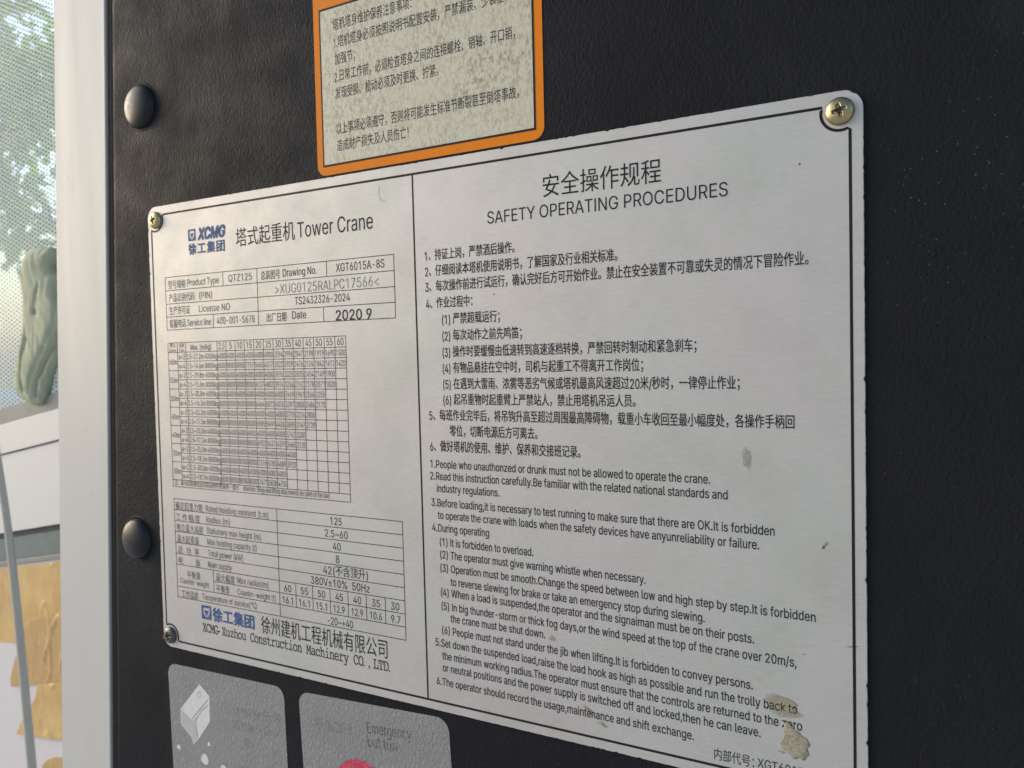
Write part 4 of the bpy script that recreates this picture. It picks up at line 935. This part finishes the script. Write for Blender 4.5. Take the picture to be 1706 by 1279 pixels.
tape("packing_tape", [(-713.3, -515.0), (-642, -500.0), (-648, -581.1), (-770.7, -597.0), (-750.0, -566.2), (-732.2, -550.1), (-720.4, -535.5)], M_TAPE, 2.0, "tan packing tape with a pointed lower left corner", 9)
tape("packing_tape", [(-724.3, -679.9), (-715.0, -630.3), (-702.6, -619.2), (-683.9, -610.9), (-648, -604.0), (-648, -684.5)], M_TAPE2, 0, "tan tape piece at the very bottom of the door lining", 13)

# rod
rp = [(-655, 250, -120), (-627, 250, -245), (-612, 250, -358.6), (-594.5, 250, -570), (-589, 250, -640)]
Pn = []
for i in range(len(rp) - 1):
    for j in range(6):
        t_ = j / 6
        Pn.append(tuple(rp[i][k] + (rp[i + 1][k] - rp[i][k]) * t_ for k in range(3)))
Pn.append(rp[-1])
for _ in range(12):
    Pn = [Pn[0]] + [tuple((Pn[i - 1][k] + 2 * Pn[i][k] + Pn[i + 1][k]) / 4 for k in range(3)) for i in range(1, len(Pn) - 1)] + [Pn[-1]]
o = link("metal_rod", mesh("metal_rod", *tube(Pn, [3.9 + 1.7 * i / (len(Pn) - 1) for i in range(len(Pn))], 20), smooth=True), M_ROD)
o["label"] = "thin slanting grey metal rod in front of the taped door"; o["category"] = "rod"

# glove
G_ = [(-693.9, 45.8), (-689.0, 61.7), (-675.9, 70.8), (-653.0, 73.8), (-629.4, 69.8), (-621.5, 63.2), (-625.5, 54.7), (-632.9, 46.4), (-628.4, 38.2), (-618.7, 32.6), (-612.6, 20.6), (-604, 2.8), (-604, -24.7), (-612, -40.2), (-622, -51.8), (-630, -67.7), (-638.6, -81.6), (-648.2, -91.5), (-652.5, -103.6), (-658.9, -119.7), (-662.9, -125.8), (-668.5, -131.0), (-681.0, -133.1), (-693.3, -131.2), (-703.7, -126.1), (-717.8, -120.0), (-722.3, -107.5), (-719.1, -90.9), (-713.8, -70.2), (-704.9, -49.8), (-699.7, -29.4), (-695.6, 1.1), (-695.0, 31.7)]
fold = [(-627.9, 27.4), (-629.3, 7.5), (-620.4, -12.6), (-625.1, -32.2), (-642.1, -55.5), (-664.2, -81.2), (-678.2, -99.4), (-683.5, -119.9)]
slit = [(-660.3, 23.4), (-666.6, 9.7), (-671.1, -4.2), (-671.7, -11.2)]
lft = [(-690.2, -45.1), (-702.9, -70.4), (-706.4, -91.0), (-702.5, -111.7)]
fold, slit, lft = [[(q[0] + s_, q[1]) for q in F_] for F_, s_ in ((fold, 13), (slit, 15), (lft, 10))]
def crease(P_, x, z, w_, dep):
    d = polyd(P_, x, z, False); return dep * math.exp(-(d / w_) ** 1.15)
def gy(x, z, d):
    y = -11 * (1 - math.exp(-d / 8))
    y += crease(fold, x, z, 2.4, 11) + crease([(q[0] - 8, q[1] + 4) for q in fold[2:]], x, z, 2.0, 3.5) + crease([(q[0] + 12, q[1] - 6) for q in fold[1:6]], x, z, 2.2, 4) + crease(slit, x, z, 1.5, 4) + crease(lft, x, z, 2.6, 5)
    y += crease([(-656.7, -11.2), (-656.5, -12)], x, z, 2.4, 7)
    y += crease([(-680, 40), (-688, 0), (-694, -40)], x, z, 3.2, 1.2) + crease([(-650, 50), (-646, 10), (-656, -40)], x, z, 4, 1.0)
    y += 1.4 * noise.noise((x * .045, z * .02, 2)) + 1.1 * noise.noise((x * .16, z * .06, 5))
    y -= 1.4 * abs(noise.noise((x * .05 + z * .03, z * .018 - x * .01, 9))) * min(1, d / 6)
    return 322 + y
V, F = relief(G_, 2.3, gy, 331, 3)
o = link("cloth_glove", mesh("cloth_glove", V, F, smooth=True), M_CLOTH)
P_ = [(-656.7 + 2.6 * math.cos(k * math.tau / 12), -11.5 + 3.6 * math.sin(k * math.tau / 12)) for k in range(12)]
yy = min(gy(-656.7, -11.5, 20), 314) - .6
link("hole", mesh("hole", *slab(P_, yy, yy + .5)), M_DARK, o)  # dark disc on the cloth, painting the shade inside a hole
o["label"] = "crumpled grey-green cloth glove hanging against the window film"; o["category"] = "glove"

# ------------------------------------------------------------------ trees outside
def tree(name, cx, cy, cz, R_, Hh, nleaf, seed, label):
    t0 = thing(name, label, "tree", "trees outside the window", loc=(cx / 1000, cy / 1000, -1.65))
    rr = random.Random(seed)
    br = []
    base = Vector((cx, cy, -1650))
    br.append(tube([base, base + Vector((60, 30, (cz + 1650) * .5)), Vector((cx, cy, cz))], [150, 110, 70], 10))
    tips = []
    for i in range(16):
        a = rr.uniform(0, math.tau); s_ = base + Vector((30, 15, (cz + 1650) * rr.uniform(.45, 1)))
        e = Vector((cx + R_ * .75 * math.cos(a), cy + R_ * .75 * math.sin(a), cz + rr.uniform(-.6, .8) * Hh))
        m = (s_ + e) / 2 + Vector((0, 0, 150)); br.append(tube([s_, m, e], [45, 28, 10], 7)); tips += [m, e, (m + e) / 2]
    pp("trunk", mesh("trunk", *join(br), smooth=True), M_BARK, t0)
    clumps = tips + [Vector((cx + rr.gauss(0, .45) * R_, cy + rr.gauss(0, .45) * R_, cz + rr.gauss(0, .5) * Hh)) for _ in range(90)]
    V = []; F = []
    for i in range(nleaf):
        c_ = rr.choice(clumps)
        p_ = c_ + Vector((rr.gauss(0, 1), rr.gauss(0, 1), rr.gauss(0, .8))) * R_ * .085
        d = Vector((rr.gauss(0, 1), rr.gauss(0, 1), rr.gauss(0, 1) - .4)).normalized()
        s2 = d.cross(Vector((rr.gauss(0, 1), rr.gauss(0, 1), rr.gauss(0, 1)))).normalized()
        L_ = rr.uniform(110, 230); W_ = L_ * .3
        k = len(V)
        V += [tuple(p_), tuple(p_ + d * L_ * .45 + s2 * W_), tuple(p_ + d * L_), tuple(p_ + d * L_ * .45 - s2 * W_)]
        F.append([k, k + 1, k + 2, k + 3])
    me = bpy.data.meshes.new("crown"); me.from_pydata([(x * MM, y * MM, z * MM) for x, y, z in V], [], F)
    pp("crown", me, M_LEAF, t0)
tree("tree", -8000, 3300, 2200, 2100, 1500, 6000, 11, "leafy green tree seen through the perforated window film")
bpy.data.objects.remove(_to)
